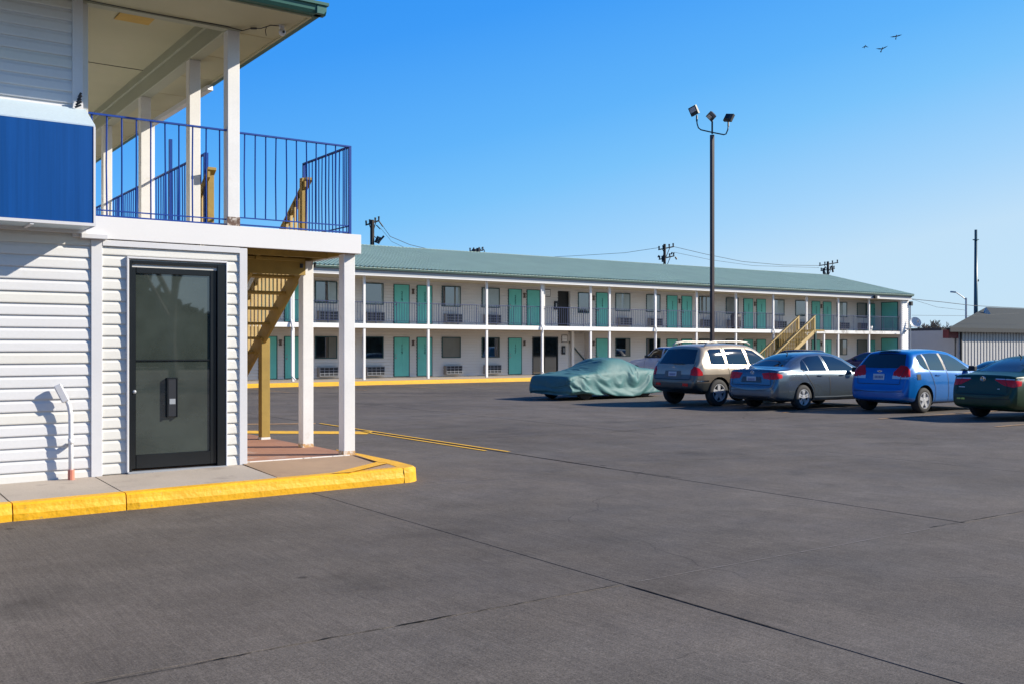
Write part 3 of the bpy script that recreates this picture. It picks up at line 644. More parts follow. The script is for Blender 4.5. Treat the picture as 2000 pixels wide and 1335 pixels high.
# end block, level with the posts
mb = lapwall(63.85, 64.5, PY - .1, .17, 5.05); ob("end_block_siding", mb, M['mtrim'], mt, kind='stuff', fix=False)
mb = MB(); mb.box(63.83, X1 - .15, PY - .095, MY, .05, 5.04); ob("end_block", mb, M['mwall'], mt)
boxo("corner_trim", M['mtrim'], mt, 63.74, 63.86, PY - .13, PY + .02, .15, 5.05, bev=0)
boxo("corner_trim", M['mtrim'], mt, 64.47, 64.62, PY - .13, PY + .02, .15, 5.05, bev=0)
for z0, z1 in ((.2, 2.3), (2.86, 4.88)):
    boxo("storage_door", M['teal'], mt, 63.80, 63.826, 42.78, 44.05, z0, z1, bev=.003)
    boxo("door_frame", M['tealdark'], mt, 63.81, 63.829, 42.72, 44.11, z0, z1 + .05, bev=0)
# slabs and ceilings
wk = MB(); wk.box(X0, 66.6, 40.5, MY, -.06, .155); ob("motel_walkway", wk, M['walk'], kind='structure')
kb = MB(); kb.prism([(40.22, -.03), (40.25, .14), (40.29, .172), (40.498, .172), (40.498, -.03)], 'x', X0, 66.6); ob("motel_kerb", kb, M['yellow'], kind='structure', bev=.01)
boxo("upper_walkway", M['mslab'], mt, X0, 52.45, PY - .06, MY - .03, ZS0, ZS1, bev=.005)
boxo("upper_walkway", M['mslabworn'], mt, 52.46, 63.82, PY - .06, MY - .03, ZS0, ZS1, bev=.005)
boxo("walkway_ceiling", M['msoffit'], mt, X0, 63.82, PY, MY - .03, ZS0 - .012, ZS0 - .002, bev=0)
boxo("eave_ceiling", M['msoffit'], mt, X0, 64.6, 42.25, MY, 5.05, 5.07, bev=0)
boxo("fascia_board", M['mfascia'], mt, X0, 64.6, 42.16, 42.3, 5.07, 5.30, bev=0)
boxo("fascia_lip", M['mtrim'], mt, X0, 64.6, 42.12, 42.33, 5.035, 5.068, bev=0)
boxo("eave_gutter", M['mroofe'], mt, X0, 64.7, 42.02, 42.155, 5.31, 5.405, bev=0)
# roof: ribbed panels, each a part
EY, RY, EZ, RZ = 42.0, 49.5, 5.41, 7.26
def roof_panel_mesh(wd=.9):
    mb = MB(); rows = []
    nr = 4; prof = []
    for i in range(nr):
        x = wd * i / nr; s = wd / nr
        prof += [(x, 0), (x + s * .60, 0), (x + s * .63, .06), (x + s * .92, .06)]
    prof.append((wd, 0))
    n_ = Vector((0, -(RZ - EZ), RY - EY)).normalized()
    r0 = [(x, EY, EZ) + () for x, h in prof]; 
    ra = [tuple(Vector((x, EY, EZ)) + n_ * h) for x, h in prof]; rb = [tuple(Vector((x, RY, RZ)) + n_ * h) for x, h in prof]
    mb.grid([ra, rb]); 
    # closed front lip
    mb.add([(0, EY, EZ - .025), (wd, EY, EZ - .025), (wd, EY, EZ - .001), (0, EY, EZ - .001)], [(0, 1, 2, 3)])
    return mb
org = ORG[mt.name]
p0 = roof_panel_mesh(); me = bpy.data.meshes.new("roof_panel"); me.from_pydata([(v[0], v[1] - org.y, v[2]) for v in p0.v], [], p0.f); me.materials.append(M['mroof'])
np_ = int((64.65 - X0) / .9) + 1
for i in range(np_):
    x = 64.7 - .9 * (i + 1)
    o = bpy.data.objects.new("roof_panel", me); C.objects.link(o); o.parent = mt; o.location = (x - org.x, 0, 0)
boxo("ridge_cap", M['mroof'], mt, X0, 64.72, RY - .12, RY + .12, RZ + .005, RZ + .035, bev=0)
mb = MB(); mb.add([(X0, RY, RZ - .03), (64.6, RY, RZ - .03), (64.6, 57, 5.3), (X0, 57, 5.3)], [(0, 1, 2, 3)])
mb.prism([(EY + .1, EZ - .04), (RY, RZ - .05), (57, 5.3), (57, 5.07), (EY + .1, 5.25)], 'x', 64.5, 64.6); ob("roof_back", mb, M['mroofe'], mt)
# posts
px_ = [7.2, 10.7, 14.2, 17.7, 21.25, 24.74, 28.19, 31.75, 35.07, 36.44, 39.94, 43.27, 46.7, 50.16, 53.43, 56.74, 60.14]
for x in px_:
    boxo("walkway_post", M['mtrim'], mt, x - .055, x + .055, PY - .02, PY + .09, ZS1 + .002, 5.04, bev=0)
    boxo("walkway_post", M['mtrim'], mt, x - .055, x + .055, PY - .02, PY + .09, .157, ZS0 - .013, bev=0)
boxo("walkway_post", M['mtrim'], mt, 55.17, 55.28, PY - .02, PY + .09, .157, ZS0 - .013, bev=0)
for x in (17.55, 31.60, 39.80, 50.02):
    mb = MB(); mb.tube([(x, PY - .06, 5.28), (x, PY - .07, 2.95), (x + .02, PY - .14, 2.72), (x + .05, PY - .14, 2.55), (x + .05, PY - .07, 2.4), (x + .05, PY - .07, .42), (x + .18, PY - .16, .22)], .042, 8)
    ob("downspout", mb, M['steelw'], mt)
boxo("utility_panel", M['mwall'], mt, 31.85, 32.0, PY + .12, PY + .2, ZS1, 5.03, bev=0)
# upper railing between posts (balusters are 1-2 px wide: joined)
def mrail(x0, x1, m=M['mrail']):
    mb = MB(); mb.box(x0, x1, PY + .02, PY + .06, 3.80, 3.83); mb.box(x0, x1, PY + .03, PY + .05, 2.92, 2.94)
    ob("walkway_railing", mb, m, mt)
    mb = MB(); n = max(2, int((x1 - x0) / .135))
    for i in range(1, n):
        x = x0 + (x1 - x0) * i / n; s = .014 if i % 8 == 4 else .0075
        mb.box(x - s, x + s, PY + .04 - s, PY + .04 + s, 2.92 if s < .01 else 2.8, 3.80)
    ob("railing_balusters", mb, m, mt, kind='stuff')
for a, b in zip(px_[:-1], px_[1:]):
    if a == 50.16: mrail(a + .06, 51.2); continue
    mrail(a + .06, b - .06)
mrail(60.2, 63.73)
# doors (shared meshes), numbers
def make_door(x, z):
    mb = MB(); mb.box(x - .05, x + DW + .06, MY - .060, MY - .012, z, z + 2.0); f = ob("door_frame", mb, M['tealdark'], mt)
    mb = MB(); mb.box(x, x + DW, MY - .078, MY - .062, z + .03, z + 1.97)
    for (a, b, c, d) in ((.10, .36, .15, .75), (.46, .72, .15, .75), (.10, .36, .85, 1.45), (.46, .72, .85, 1.45), (.10, .36, 1.55, 1.85), (.46, .72, 1.55, 1.85)):
        mb.box(x + a, x + b, MY - .083, MY - .079, z + c, z + d)
    d = ob("room_door", mb, M['teal'], mt)
    mb = MB(); mb.lathe([(0, -.05), (.03, -.045), (.03, -.01), (.045, 0)], 8, 'y', (x + .07, MY - .086, z + .95)); mb.lathe([(0, -.03), (.03, -.03), (.03, 0)], 8, 'y', (x + .07, MY - .086, z + 1.12))
    ob("door_handle", mb, M['steel'], d)
    return d, f
d0, f0 = make_door(doors[0], .2)
nums_lo = ["117", "", "119", "120", "127", None, "", "", "", "131", "133", "135", "137", "139", "115", "113"]
nums_up = ["217", "", "219", "220", "227", "", "229", "231", "232", "233", "234", "235", "237", "239", "215", "213"]
for lvl, zz, nums in ((0, .2, nums_lo), (1, 2.86, nums_up)):
    for i, x in enumerate(doors):
        if lvl == 0 and x in L_noF: continue
        if i == 0 and lvl == 0: d = d0
        else:
            off = (x - doors[0], 0, zz - .2); d = dup(d0, mt, off); dup(f0, mt, off)
        if nums[i]:
            text("door_number", "\n".join(nums[i]), .21, Vector((x + .42, MY - .086, zz + 1.38)), (R(90), 0, 0), M['digit'], mt, spacing=.85)
# windows: frame > pane, curtain
def make_window(x, z, wd, h, cur):
    mb = MB(); t = .05
    mb.box(x, x + wd, MY - .075, MY - .02, z, z + t); mb.box(x, x + wd, MY - .075, MY - .02, z + h - t, z + h); mb.box(x, x + t, MY - .075, MY - .02, z + t, z + h - t); mb.box(x + wd - t, x + wd, MY - .075, MY - .02, z + t, z + h - t)
    f = ob("room_window", mb, M['tealdark'], mt)
    mb = MB(); mb.box(x + t, x + wd - t, MY - .058, MY - .045, z + t, z + h - t); ob("window_pane", mb, M['pane'], f)
    for (a, b, m) in cur:
        mb = MB(); n = max(3, int((b - a) * wd / .05)); ra = []; rb = []
        for i in range(n * 2 + 1):
            xx = x + t + (wd - 2 * t) * (a + (b - a) * i / (n * 2)); yy = MY - .060 - (.006 if i % 2 else 0)
            ra.append((xx, yy, z + t)); rb.append((xx, yy, z + h - t))
        mb.grid([ra, rb]); ob("curtain", mb, m, f)
    return f
CL, CB = M['curtainl'], M['curtain']
up = [[(.62, 1, CL)], [(.93, 1, CL)], [(.66, .76, CB), (.88, 1, CL)], [(0, 1, CL)], [(0, .4, CL), (.55, 1, CL)], [(0, .5, CL)], [(.1, .3, CB), (.5, .6, CB)], [(0, .9, CB)], [(.4, 1, CL)], [], [(.2, .6, CL)], [(0, .9, CB)], [(0, .5, CL)], [], [(0, .5, CB)]]
lo = [[(.62, 1, CB)], [], [(0, 1, CB)], [], [(.7, 1, CB)], [], [(0, 1, CB)], [(0, 1, CB)], [], [(.3, 1, CB)], [(0, .6, CB)], [(0, 1, CB)], [], [], []]
for i, x in enumerate(wins):
    make_window(x, 1.13, WW, 1.08, lo[i]); make_window(x, 3.79, WW, 1.08, up[i])
make_window(35.89, 3.62, .84, 1.2, [])
# glazed entrance below the open doorway
mb = MB(); mb.box(32.65, 32.70, MY - .07, MY + .02, .17, 2.25); mb.box(33.42, 33.47, MY - .07, MY + .02, .17, 2.25); mb.box(34.39, 34.44, MY - .07, MY + .02, .17, 2.25); mb.box(32.70, 34.39, MY - .04, MY + .02, 2.19, 2.25); mb.box(32.7, 34.39, MY - .04, MY + .02, .17, .23)
gd = ob("glazed_entrance", mb, M['black'], mt)
mb = MB(); mb.box(32.70, 34.39, MY - .01, MY, .23, 2.19); ob("glass_pane", mb, M['pane'], gd)
# recess with stairs
mb = MB(); mb.box(35.2, 36.88, MY + 2.15, MY + 2.19, .17, 2.55); ob("recess_back", mb, M['mwall'], mt)
mb = lapwall(35.66, 36.88, MY + .6, .17, 2.55); ob("recess_siding", mb, M['mwall'], mt, kind='stuff', fix=False)
boxo("recess_post", M['mtrim'], mt, 35.44, 35.62, MY - .05, MY + .1, .157, ZS0 - .012, bev=0)
mb = MB(); mb.bar((35.7, MY + .5, 2.0), (36.85, MY + .5, .9), .04, .06); ob("recess_handrail", mb, M['tealdark'], mt)
# air conditioners
def make_ac(x, z):
    mb = MB(); mb.box(x, x + 1.0, MY - .30, MY - .02, z - .02, z + .44); h = ob("air_conditioner", mb, M['achouse'], mt)
    mb = MB(); 
    x0_, x1_, z0_, z1_ = x + .03, x + .99, z + .0, z + .43; y = MY - .325
    nx, nz, g_ = 4, 3, .022
    cw = (x1_ - x0_ - g_ * (nx + 1)) / nx; ch = (z1_ - z0_ - g_ * (nz + 1)) / nz
    for i in range(nx + 1): mb.box(x0_ + i * (cw + g_), x0_ + i * (cw + g_) + g_, y, y + .023, z0_, z1_)
    for j in range(nz + 1): mb.box(x0_, x1_, y + .002, y + .021, z0_ + j * (ch + g_), z0_ + j * (ch + g_) + g_)
    ob("grille", mb, M['acgrille'], h)
    mb = MB(); mb.box(x0_ + .01, x1_ - .01, y + .018, y + .024, z0_ + .01, z1_ - .01); ob("grille_back", mb, M['dark'], h)
    return h
ac0 = make_ac(wins[0] + .11, .30)
for i, x in enumerate(wins):
    for zz in (.30, 2.97):
        if i == 0 and zz < 1: continue
        dup(ac0, mt, (x - wins[0], 0, zz - .30))
# wall lamps between door pairs
def lamp(x, z):
    mb = MB(); mb.box(x - .05, x + .05, MY - .09, MY - .03, z, z + .26); mb.box(x - .07, x + .07, MY - .10, MY - .03, z + .20, z + .24); mb.box(x - .07, x + .07, MY - .10, MY - .03, z - .02, z + .01); return ob("wall_lamp", mb, M['lampm'], mt)
l0 = lamp(25.08, 1.78)
for x in (17.95, 25.08, 32.1, 37.05, 43.95, 50.84, 57.70):
    for zz in (1.78, 4.40):
        if x == 25.08 and zz < 2: continue
        dup(l0, mt, (x - 25.08, 0, zz - 1.78))
# notice board and phone boxes
for (x, z) in ((33.48, 4.50), (34.70, 1.95)):
    boxo("notice_frame", M['iron'], mt, x, x + .42, MY - .06, MY - .03, z, z + .42, bev=0)
    boxo("notice_sheet", M['mtrim'], mt, x + .04, x + .38, MY - .066, MY - .061, z + .04, z + .38, bev=0)
    mb = MB()
    for q in range(3): mb.box(x + .08, x + .34, MY - .069, MY - .0665, z + .10 + q * .09, z + .125 + q * .09)
    ob("notice_print", mb, M['steel'], mt)
for (x, z) in ((34.16, 3.78), (34.70, 1.28)):
    boxo("wall_phone", M['iron'], mt, x, x + .22, MY - .12, MY - .03, z, z + .48, bev=0)
    boxo("phone_handset", M['steel'], mt, x + .07, x + .13, MY - .15, MY - .121, z + .12, z + .36, bev=0)
# far stairs of the motel
fs_ = empty("motel_staircase", (50.3, 41.8, 0), "pale lumber staircase rising along the front of the motel wing", "staircase")
def fz(x): return .25 + (x - 48.3) * (2.8 - .25) / (52.3 - 48.3)
for y in (41.05, 42.32):
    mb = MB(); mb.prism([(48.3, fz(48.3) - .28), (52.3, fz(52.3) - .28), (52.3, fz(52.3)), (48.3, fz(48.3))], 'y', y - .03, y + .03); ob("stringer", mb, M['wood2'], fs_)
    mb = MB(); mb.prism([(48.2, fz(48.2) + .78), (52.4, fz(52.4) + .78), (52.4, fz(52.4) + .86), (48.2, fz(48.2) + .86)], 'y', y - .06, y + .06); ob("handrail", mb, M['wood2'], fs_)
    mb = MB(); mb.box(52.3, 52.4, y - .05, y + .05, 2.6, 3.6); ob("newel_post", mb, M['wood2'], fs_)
    for i in range(26):
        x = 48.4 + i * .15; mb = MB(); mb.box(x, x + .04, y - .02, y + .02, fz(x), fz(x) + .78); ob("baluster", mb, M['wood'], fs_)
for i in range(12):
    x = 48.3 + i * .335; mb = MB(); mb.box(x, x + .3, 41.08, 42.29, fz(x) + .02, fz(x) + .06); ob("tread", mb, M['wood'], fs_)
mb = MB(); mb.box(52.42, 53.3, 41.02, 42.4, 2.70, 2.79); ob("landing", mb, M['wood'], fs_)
boxo("landing_post", M['tealdark'], fs_, 52.45, 52.58, 41.05, 41.18, .0, 2.70, bev=0)
# bins on the upper walkway
tb = empty("trash_bin", (47.85, 43.6, 2.8), "dark domed trash bin standing on the upper motel walkway", "trash bin")
mb = MB(); mb.lathe([(0, 2.81), (.25, 2.81), (.30, 3.45), (.31, 3.55)], 16, 'z', (47.85, 43.6, 0)); ob("bin_body", mb, M['bin'], tb, smooth=True)
mb = MB(); mb.lathe([(.32, 3.55), (.31, 3.68), (.2, 3.82), (0, 3.86)], 16, 'z', (47.85, 43.6, 0)); ob("bin_lid", mb, M['bin'], tb, smooth=True)
bc = empty("white_bucket", (60.9, 43.0, 2.8), "small white bucket standing on the upper walkway near its far end", "bucket")
mb = MB(); mb.lathe([(0, 2.81), (.15, 2.81), (.19, 3.15), (.16, 3.15), (.14, 2.86), (0, 2.86)], 14, 'z', (60.9, 43.0, 0)); ob("bucket_body", mb, M['mtrim'], bc, smooth=True)
# satellite dish on the end wall
ds = empty("satellite_dish", (64.7, 42.3, 3.2), "pale satellite dish on an arm at the far corner of the motel", "satellite dish")
cdish = Vector((64.7, 41.9, 3.45)); dn = Vector((-.55, -.75, .35)).normalized()
a_ = dn.orthogonal().normalized(); b_ = dn.cross(a_); rows = []
for i in range(6):
    r = .40 * i / 5; rows.append([tuple(cdish - dn * (.10 * (1 - (r / .40) ** 2)) + (a_ * math.cos(t) + b_ * math.sin(t)) * r) for t in [2 * math.pi * k / 20 for k in range(21)]])
mb = MB(); mb.grid(rows); ob("dish_reflector", mb, M['dishm'], ds, smooth=True)
mb = MB(); mb.tube([cdish - dn * .1, cdish - dn * .3 + Vector((-.1, .1, -.2)), (64.05, 42.36, 2.75)], .028, 6); mb.bar((64.0, 42.37, 2.7), (64.15, 42.34, 2.85), .14, .1)
mb.tube([cdish - dn * .1 - b_ * .0 + Vector((0, 0, -.38)), cdish + dn * .42 + Vector((0, 0, -.1))], .014, 6); ob("dish_arm", mb, M['steel'], ds)
mb = MB(); mb.bar(cdish + dn * .40 + Vector((0, 0, -.1)), cdish + dn * .5 + Vector((0, 0, -.07)), .09); ob("feed_horn", mb, M['steel'], ds)
# floodlights on the fascia, meter conduits on the end wall
boxo("flood_lamp", M['iron'], mt, 60.05, 60.25, 41.95, 42.1, 5.02, 5.24, bev=0)
boxo("flood_lamp", M['mtrim'], mt, 60.28, 60.5, 41.95, 42.1, 5.04, 5.2, bev=0)
boxo("flood_lamp", M['iron'], mt, 64.64, 64.84, 42.2, 42.4, 4.65, 4.95, bev=0)
mb = MB(); mb.tube([(64.68, 42.32, .2), (64.68, 42.32, 4.7)], .05, 6); mb.tube([(64.74, 42.5, .2), (64.74, 42.5, 5.0)], .03, 6); ob("wall_conduit", mb, M['steel'], mt)
# ------------------------------------------------------------------ cars
def paint(name, col, metal=.55, rough=.28, two=None, coat=.9, zsplit=.0, third=None, z3=0):
    m = bpy.data.materials.new(name); m.use_nodes = True; t = m.node_tree; L = t.links; p = t.nodes['Principled BSDF']
    p.inputs['Metallic'].default_value = metal; p.inputs['Roughness'].default_value = rough
    p.inputs['Coat Weight'].default_value = coat; p.inputs['Coat Roughness'].default_value = .05
    n = _n(t, "ShaderNodeTexNoise"); n.inputs['Scale'].default_value = 400; co = _n(t, "ShaderNodeTexCoord"); L.new(co.outputs['Object'], n.inputs['Vector'])
    n2 = _n(t, "ShaderNodeTexNoise"); n2.inputs['Scale'].default_value = 2.5; n2.inputs['Detail'].default_value = 5; L.new(co.outputs['Object'], n2.inputs['Vector'])
    a = _n(t, "ShaderNodeMapRange"); L.new(n2.outputs[0], a.inputs[0]); a.inputs[3].default_value = .85; a.inputs[4].default_value = 1.12
    src = None
    if two:
        sx = _n(t, "ShaderNodeSeparateXYZ"); L.new(co.outputs['Object'], sx.inputs[0])
        def step(z, c0, c1):
            g_ = _n(t, "ShaderNodeMath"); g_.operation = 'GREATER_THAN'; g_.inputs[1].default_value = z; L.new(sx.outputs['Z'], g_.inputs[0])
            mx = _n(t, "ShaderNodeMix"); mx.data_type = 'RGBA'; L.new(g_.outputs[0], mx.inputs[0])
            for inp, c in ((6, c0), (7, c1)):
                if hasattr(c, 'node'): L.new(c, mx.inputs[inp])
                else: mx.inputs[inp].default_value = (*c, 1)
            return mx.outputs[2]
        src = step(zsplit, two, col)
        if third: src = step(z3, third, src)
    vm = _n(t, "ShaderNodeVectorMath"); vm.operation = 'SCALE'
    if src: L.new(src, vm.inputs[0])
    else: vm.inputs[0].default_value = col
    L.new(a.outputs[0], vm.inputs['Scale']); L.new(vm.outputs[0], p.inputs['Base Color'])
    # road film: rougher towards the sills
    return m
def simple(name, col, rough=.3, metal=0, coat=0, spec=.5, trans=0):
    m = bpy.data.materials.new(name); m.use_nodes = True; p = m.node_tree.nodes['Principled BSDF']
    p.inputs['Base Color'].default_value = (*col, 1); p.inputs['Roughness'].default_value = rough; p.inputs['Metallic'].default_value = metal
    p.inputs['Coat Weight'].default_value = coat; p.inputs['Specular IOR Level'].default_value = spec
    if spec == 1.0: p.inputs['IOR'].default_value = 1.58
    return m
CM = dict(tyre=mat("tyre rubber", (.022, .022, .023), .8, var=.1, obj=True, vs=8), rim=simple("bright alloy", (.60, .61, .63), .3, .35), rimd=simple("dark brake cavity", (.03, .03, .03), .6),
          glass=simple("car glass", (.006, .008, .010), .03, 0, 0, 1.0), glassl=simple("pale seen through car glass", (.035, .055, .065), .04, 0, 0, 1.0), red=simple("red tail lamp", (.62, .006, .004), .22, 0, .15, .35), orange=simple("amber lamp", (.5, .10, .01), .15, 0, 1.),
          clear=simple("clear lamp", (.55, .56, .58), .12, .2, 1.), seam=simple("panel gap", (.008, .008, .01), .7), blk=simple("black trim plastic", (.02, .021, .023), .5),
          chrome=simple("chrome", (.8, .8, .82), .12, 1.), plate=simple("licence plate", (.55, .58, .62), .4), plated=simple("plate lettering", (.08, .12, .3), .5), well=simple("wheel well", (.008, .008, .008), .9),
          yel=simple("yellow sticker", (.75, .70, .12), .5), white=simple("white sticker", (.8, .8, .8), .5), head=simple("dark seat fabric", (.03, .03, .035), .8))
def interp(pts, x):
    if x <= pts[0][0]: return pts[0][1]
    for (a, b), (c, d) in zip(pts[:-1], pts[1:]):
        if x <= c: return b + (d - b) * (x - a) / max(c - a, 1e-6)
    return pts[-1][1]
def car_shell(sp, lv=2):
    xs_ = sorted(set([round(a, 3) for k in ('top', 'sh', 'hw', 'zb', 'rw') for a, _ in sp[k]]))
    full = [xs_[0]]
    for x in xs_[1:]:
        while x - full[-1] > .34: full.append(full[-1] + .25 if x - full[-1] > .5 else (full[-1] + x) / 2)
        full.append(x)
    secs = []
    for x in full:
        zt, zs, hw, zb, rw = (interp(sp[k], x) for k in ('top', 'sh', 'hw', 'zb', 'rw'))
        zs = min(zs, zt - .03)
        zb = min(zb, zs - .12)
        s = [(0, zb), (.55 * hw, zb), (.90 * hw, zb + .012), (.975 * hw, zb + .07), (hw * 1.0, zb + .42 * (zs - zb)), (hw * .995, zb + .72 * (zs - zb)), (hw * .965, zs - .035), (hw * .925, zs + .005),
             (.925 * hw + (rw - .925 * hw) * .5 + .012, zs + (zt - zs) * .5), (rw, zt - min(.075, (zt - zs) * .3)), (rw * .86, zt - min(.02, (zt - zs) * .1)), (rw * .45, zt), (0, zt + .004)]
        secs.append((x, s))
    bm = bmesh.new(); rings = []
    def ring(x, s, sc=1., cz=0):
        pts = [(x, y * sc, cz + (z - cz) * sc) for y, z in s] + [(x, -y * sc, cz + (z - cz) * sc) for y, z in reversed(s[1:-1])]
        return [bm.verts.new(p) for p in pts]
    cz0 = (secs[0][1][0][1] + secs[0][1][-1][1]) / 2; cz1 = (secs[-1][1][0][1] + secs[-1][1][-1][1]) / 2
    rings.append(ring(secs[0][0] - .03, secs[0][1], .86, cz0))
    for x, s in secs: rings.append(ring(x, s))
    rings.append(ring(secs[-1][0] + .04, secs[-1][1], .8, cz1))
    n = len(rings[0])
    for a, b in zip(rings[:-1], rings[1:]):
        for k in range(n): bm.faces.new((a[k], a[(k + 1) % n], b[(k + 1) % n], b[k]))
    bm.faces.new(rings[0][::-1]); bm.faces.new(rings[-1])
    bmesh.ops.recalc_face_normals(bm, faces=bm.faces)
    me = bpy.data.meshes.new("shell"); bm.to_mesh(me); bm.free()
    o = bpy.data.objects.new("shell", me); C.objects.link(o)
    sm = o.modifiers.new("s", 'SUBSURF'); sm.levels = lv; sm.render_levels = lv
    dg = bpy.context.evaluated_depsgraph_get(); me2 = bpy.data.meshes.new_from_object(o.evaluated_get(dg))
    bpy.data.objects.remove(o); return me2
def cut_wheels(me, sp):
    o = bpy.data.objects.new("shell", me); C.objects.link(o); cs = []
    me.materials.append(sp['paint'])
    mb = MB()
    for ax in sp['axles']:
        for sgn in (1, -1):
            hwx = interp(sp['hw'], ax); y0, y1 = sgn * (hwx - .27), sgn * (hwx + .3)
            r = sp['R'] + .055; vs = []; n = 28
            for yy in (y0, y1):
                for k in range(n): a = 2 * math.pi * k / n; vs.append((ax + r * math.cos(a), yy, sp['R'] + .01 + r * math.sin(a)))
            mb.add(vs, [tuple(range(n)), tuple(range(2 * n - 1, n - 1, -1))] + [(k, k + n, (k + 1) % n + n, (k + 1) % n) for k in range(n)])
    co = ob("cutter", mb, CM['well'])
    b = o.modifiers.new("b", 'BOOLEAN'); b.operation = 'DIFFERENCE'; b.object = co; b.solver = 'EXACT'; b.material_mode = 'TRANSFER'
    dg = bpy.context.evaluated_depsgraph_get(); res = bpy.data.meshes.new_from_object(o.evaluated_get(dg))
    bpy.data.objects.remove(o); bpy.data.objects.remove(co); return res
def car(name, label, loc, rz, sp, scale=1.0, cat="car"):
    root = empty(name, loc, label, cat, sp.get('group'), rz); root.scale = (scale, scale, scale)
    ORG[root.name] = Vector((0, 0, 0))
    me = car_shell(sp)
    bm = bmesh.new(); bm.from_mesh(me); bvh = BVHTree.FromBMesh(bm); bm.free()
    body = cut_wheels(me, sp)
    body.polygons.foreach_set('use_smooth', [True] * len(body.polygons))
    try: body.set_sharp_from_angle(angle=R(38))
    except Exception: pass
    bo = bpy.data.objects.new("body", body); C.objects.link(bo); bo.parent = root
    def P(n_, mb, m, parent=root, smooth=False, bev=0): return ob(n_, mb, m, parent, local=True, smooth=smooth, bev=bev, fix=True)
    def proj(o, d, off=.006):
        h = bvh.ray_cast(Vector(o), Vector(d))
        if h[0] is None: return None
        return h[0] - Vector(d) * off
    def panel(n_, top, bot, m, side='R', off=.007, rows=7, parent=root, sub=4):
        """strip panel between two outlines; side R/L (x,z) or B(rear)/F (y,z)"""
        def dens(l): 
            o_ = []
            for (a, b), (c, d) in zip(l[:-1], l[1:]):
                for q in range(sub): o_.append((a + (c - a) * q / sub, b + (d - b) * q / sub))
            o_.append(l[-1]); return o_
        tp, bt = dens(top), dens(bot); gr = []
        for i in range(rows + 1):
            r_ = []
            for (a, b), (c, d) in zip(tp, bt):
                u, v = a + (c - a) * i / rows, b + (d - b) * i / rows
                if side == 'R': q = proj((u, -3, v), (0, 1, 0), off)
                elif side == 'L': q = proj((u, 3, v), (0, -1, 0), off)
                elif side == 'B': q = proj((-3, u, v), (1, 0, 0), off)
                elif side == 'F': q = proj((9, u, v), (-1, 0, 0), off)
                elif side == 'BR':
                    d_ = Vector((1, 1, 0)).normalized(); s_ = Vector((1, -1, 0)).normalized()
                    o_ = s_ * u + Vector((0, 0, v)) - d_ * 3 + Vector((0, -.72, 0)); q = proj(o_, d_, off)
                elif side == 'BL':
                    d_ = Vector((1, -1, 0)).normalized(); s_ = Vector((1, 1, 0)).normalized()
                    o_ = s_ * u + Vector((0, 0, v)) - d_ * 3 + Vector((0, .72, 0)); q = proj(o_, d_, off)
                r_.append(q)
            gr.append(r_)
        last = None
        for r_ in gr:
            for k in range(len(r_)):
                if r_[k] is None:
                    nb_ = [x for x in r_ if x is not None]
                    r_[k] = nb_[0] if nb_ else (last[k] if last else Vector((0, 0, 0)))
            last = r_
        mb = MB(); mb.grid(gr)
        o = ob(n_, mb, m, parent, local=True, smooth=True)
        return o
    def strip(n_, pts, wd, m, side='R', off=.008, parent=root):
        """thin line panel along pts in the side plane"""
        tp, bt = [], []
        for i, p in enumerate(pts):
            a = Vector(pts[max(i - 1, 0)]); b = Vector(pts[min(i + 1, len(pts) - 1)]); d = (b - a).normalized(); n = Vector((-d.y, d.x)) * wd / 2
            tp.append(tuple(Vector(p) + n)); bt.append(tuple(Vector(p) - n))
        return panel(n_, tp, bt, m, side, off, rows=1, parent=parent)
    # windows
    for sd in ('R', 'L'):
        for (tp, bt) in sp['side_windows']: panel("side_window", tp, bt, sp.get('glass', CM['glass']), sd, .006)
        for ln in sp.get('seams', []): strip("panel_gap", ln, .014, CM['seam'], sd)
        for (x, z) in sp.get('handles', []):
            q = proj((x, -3 if sd == 'R' else 3, z), (0, 1 if sd == 'R' else -1, 0), .0)
            if q:
                mb = MB(); s_ = -1 if sd == 'R' else 1
                mb.box(x - .085, x + .085, min(q.y, q.y + s_ * .03), max(q.y, q.y + s_ * .03), z - .013, z + .013); P("door_handle", mb, sp.get('handlem', sp['paint']), bev=.006)
        x, z = sp['mirror']; s_ = -1 if sd == 'R' else 1
        q = proj((x, s_ * 3, z - .03), (0, -s_, 0), 0)
        y = q.y if q else s_ * .8
        mb = MB(); mb.box(x - .05, x + .09, min(y + s_ * .03, y + s_ * .20), max(y + s_ * .03, y + s_ * .20), z, z + .13); mb.box(x, x + .05, min(y - s_ * .02, y + s_ * .05), max(y - s_ * .02, y + s_ * .05), z + .01, z + .05)
        P("wing_mirror", mb, sp.get('mirrorm', sp['paint']), bev=.02)
        if 'sill' in sp: strip("sill_strip", sp['sill'][0], sp['sill'][1], sp['sill'][2], sd)
        for (n_, pts_, w_, m_) in sp.get('trims', []): strip(n_, pts_, w_, m_, sd)
    if 'rear_window' in sp: panel("rear_window", *sp['rear_window'], sp.get('rglass', CM['glass']), 'B', .006)
    if 'windscreen' in sp: panel("windscreen", *sp['windscreen'], CM['glass'], 'F', .006)
    for (n_, tp, bt, m, sd) in sp.get('panels', []): panel(n_, tp, bt, m, sd, .008)
    for ln in sp.get('rseams', []): strip('rear_gap', ln, .012, CM['seam'], 'B')
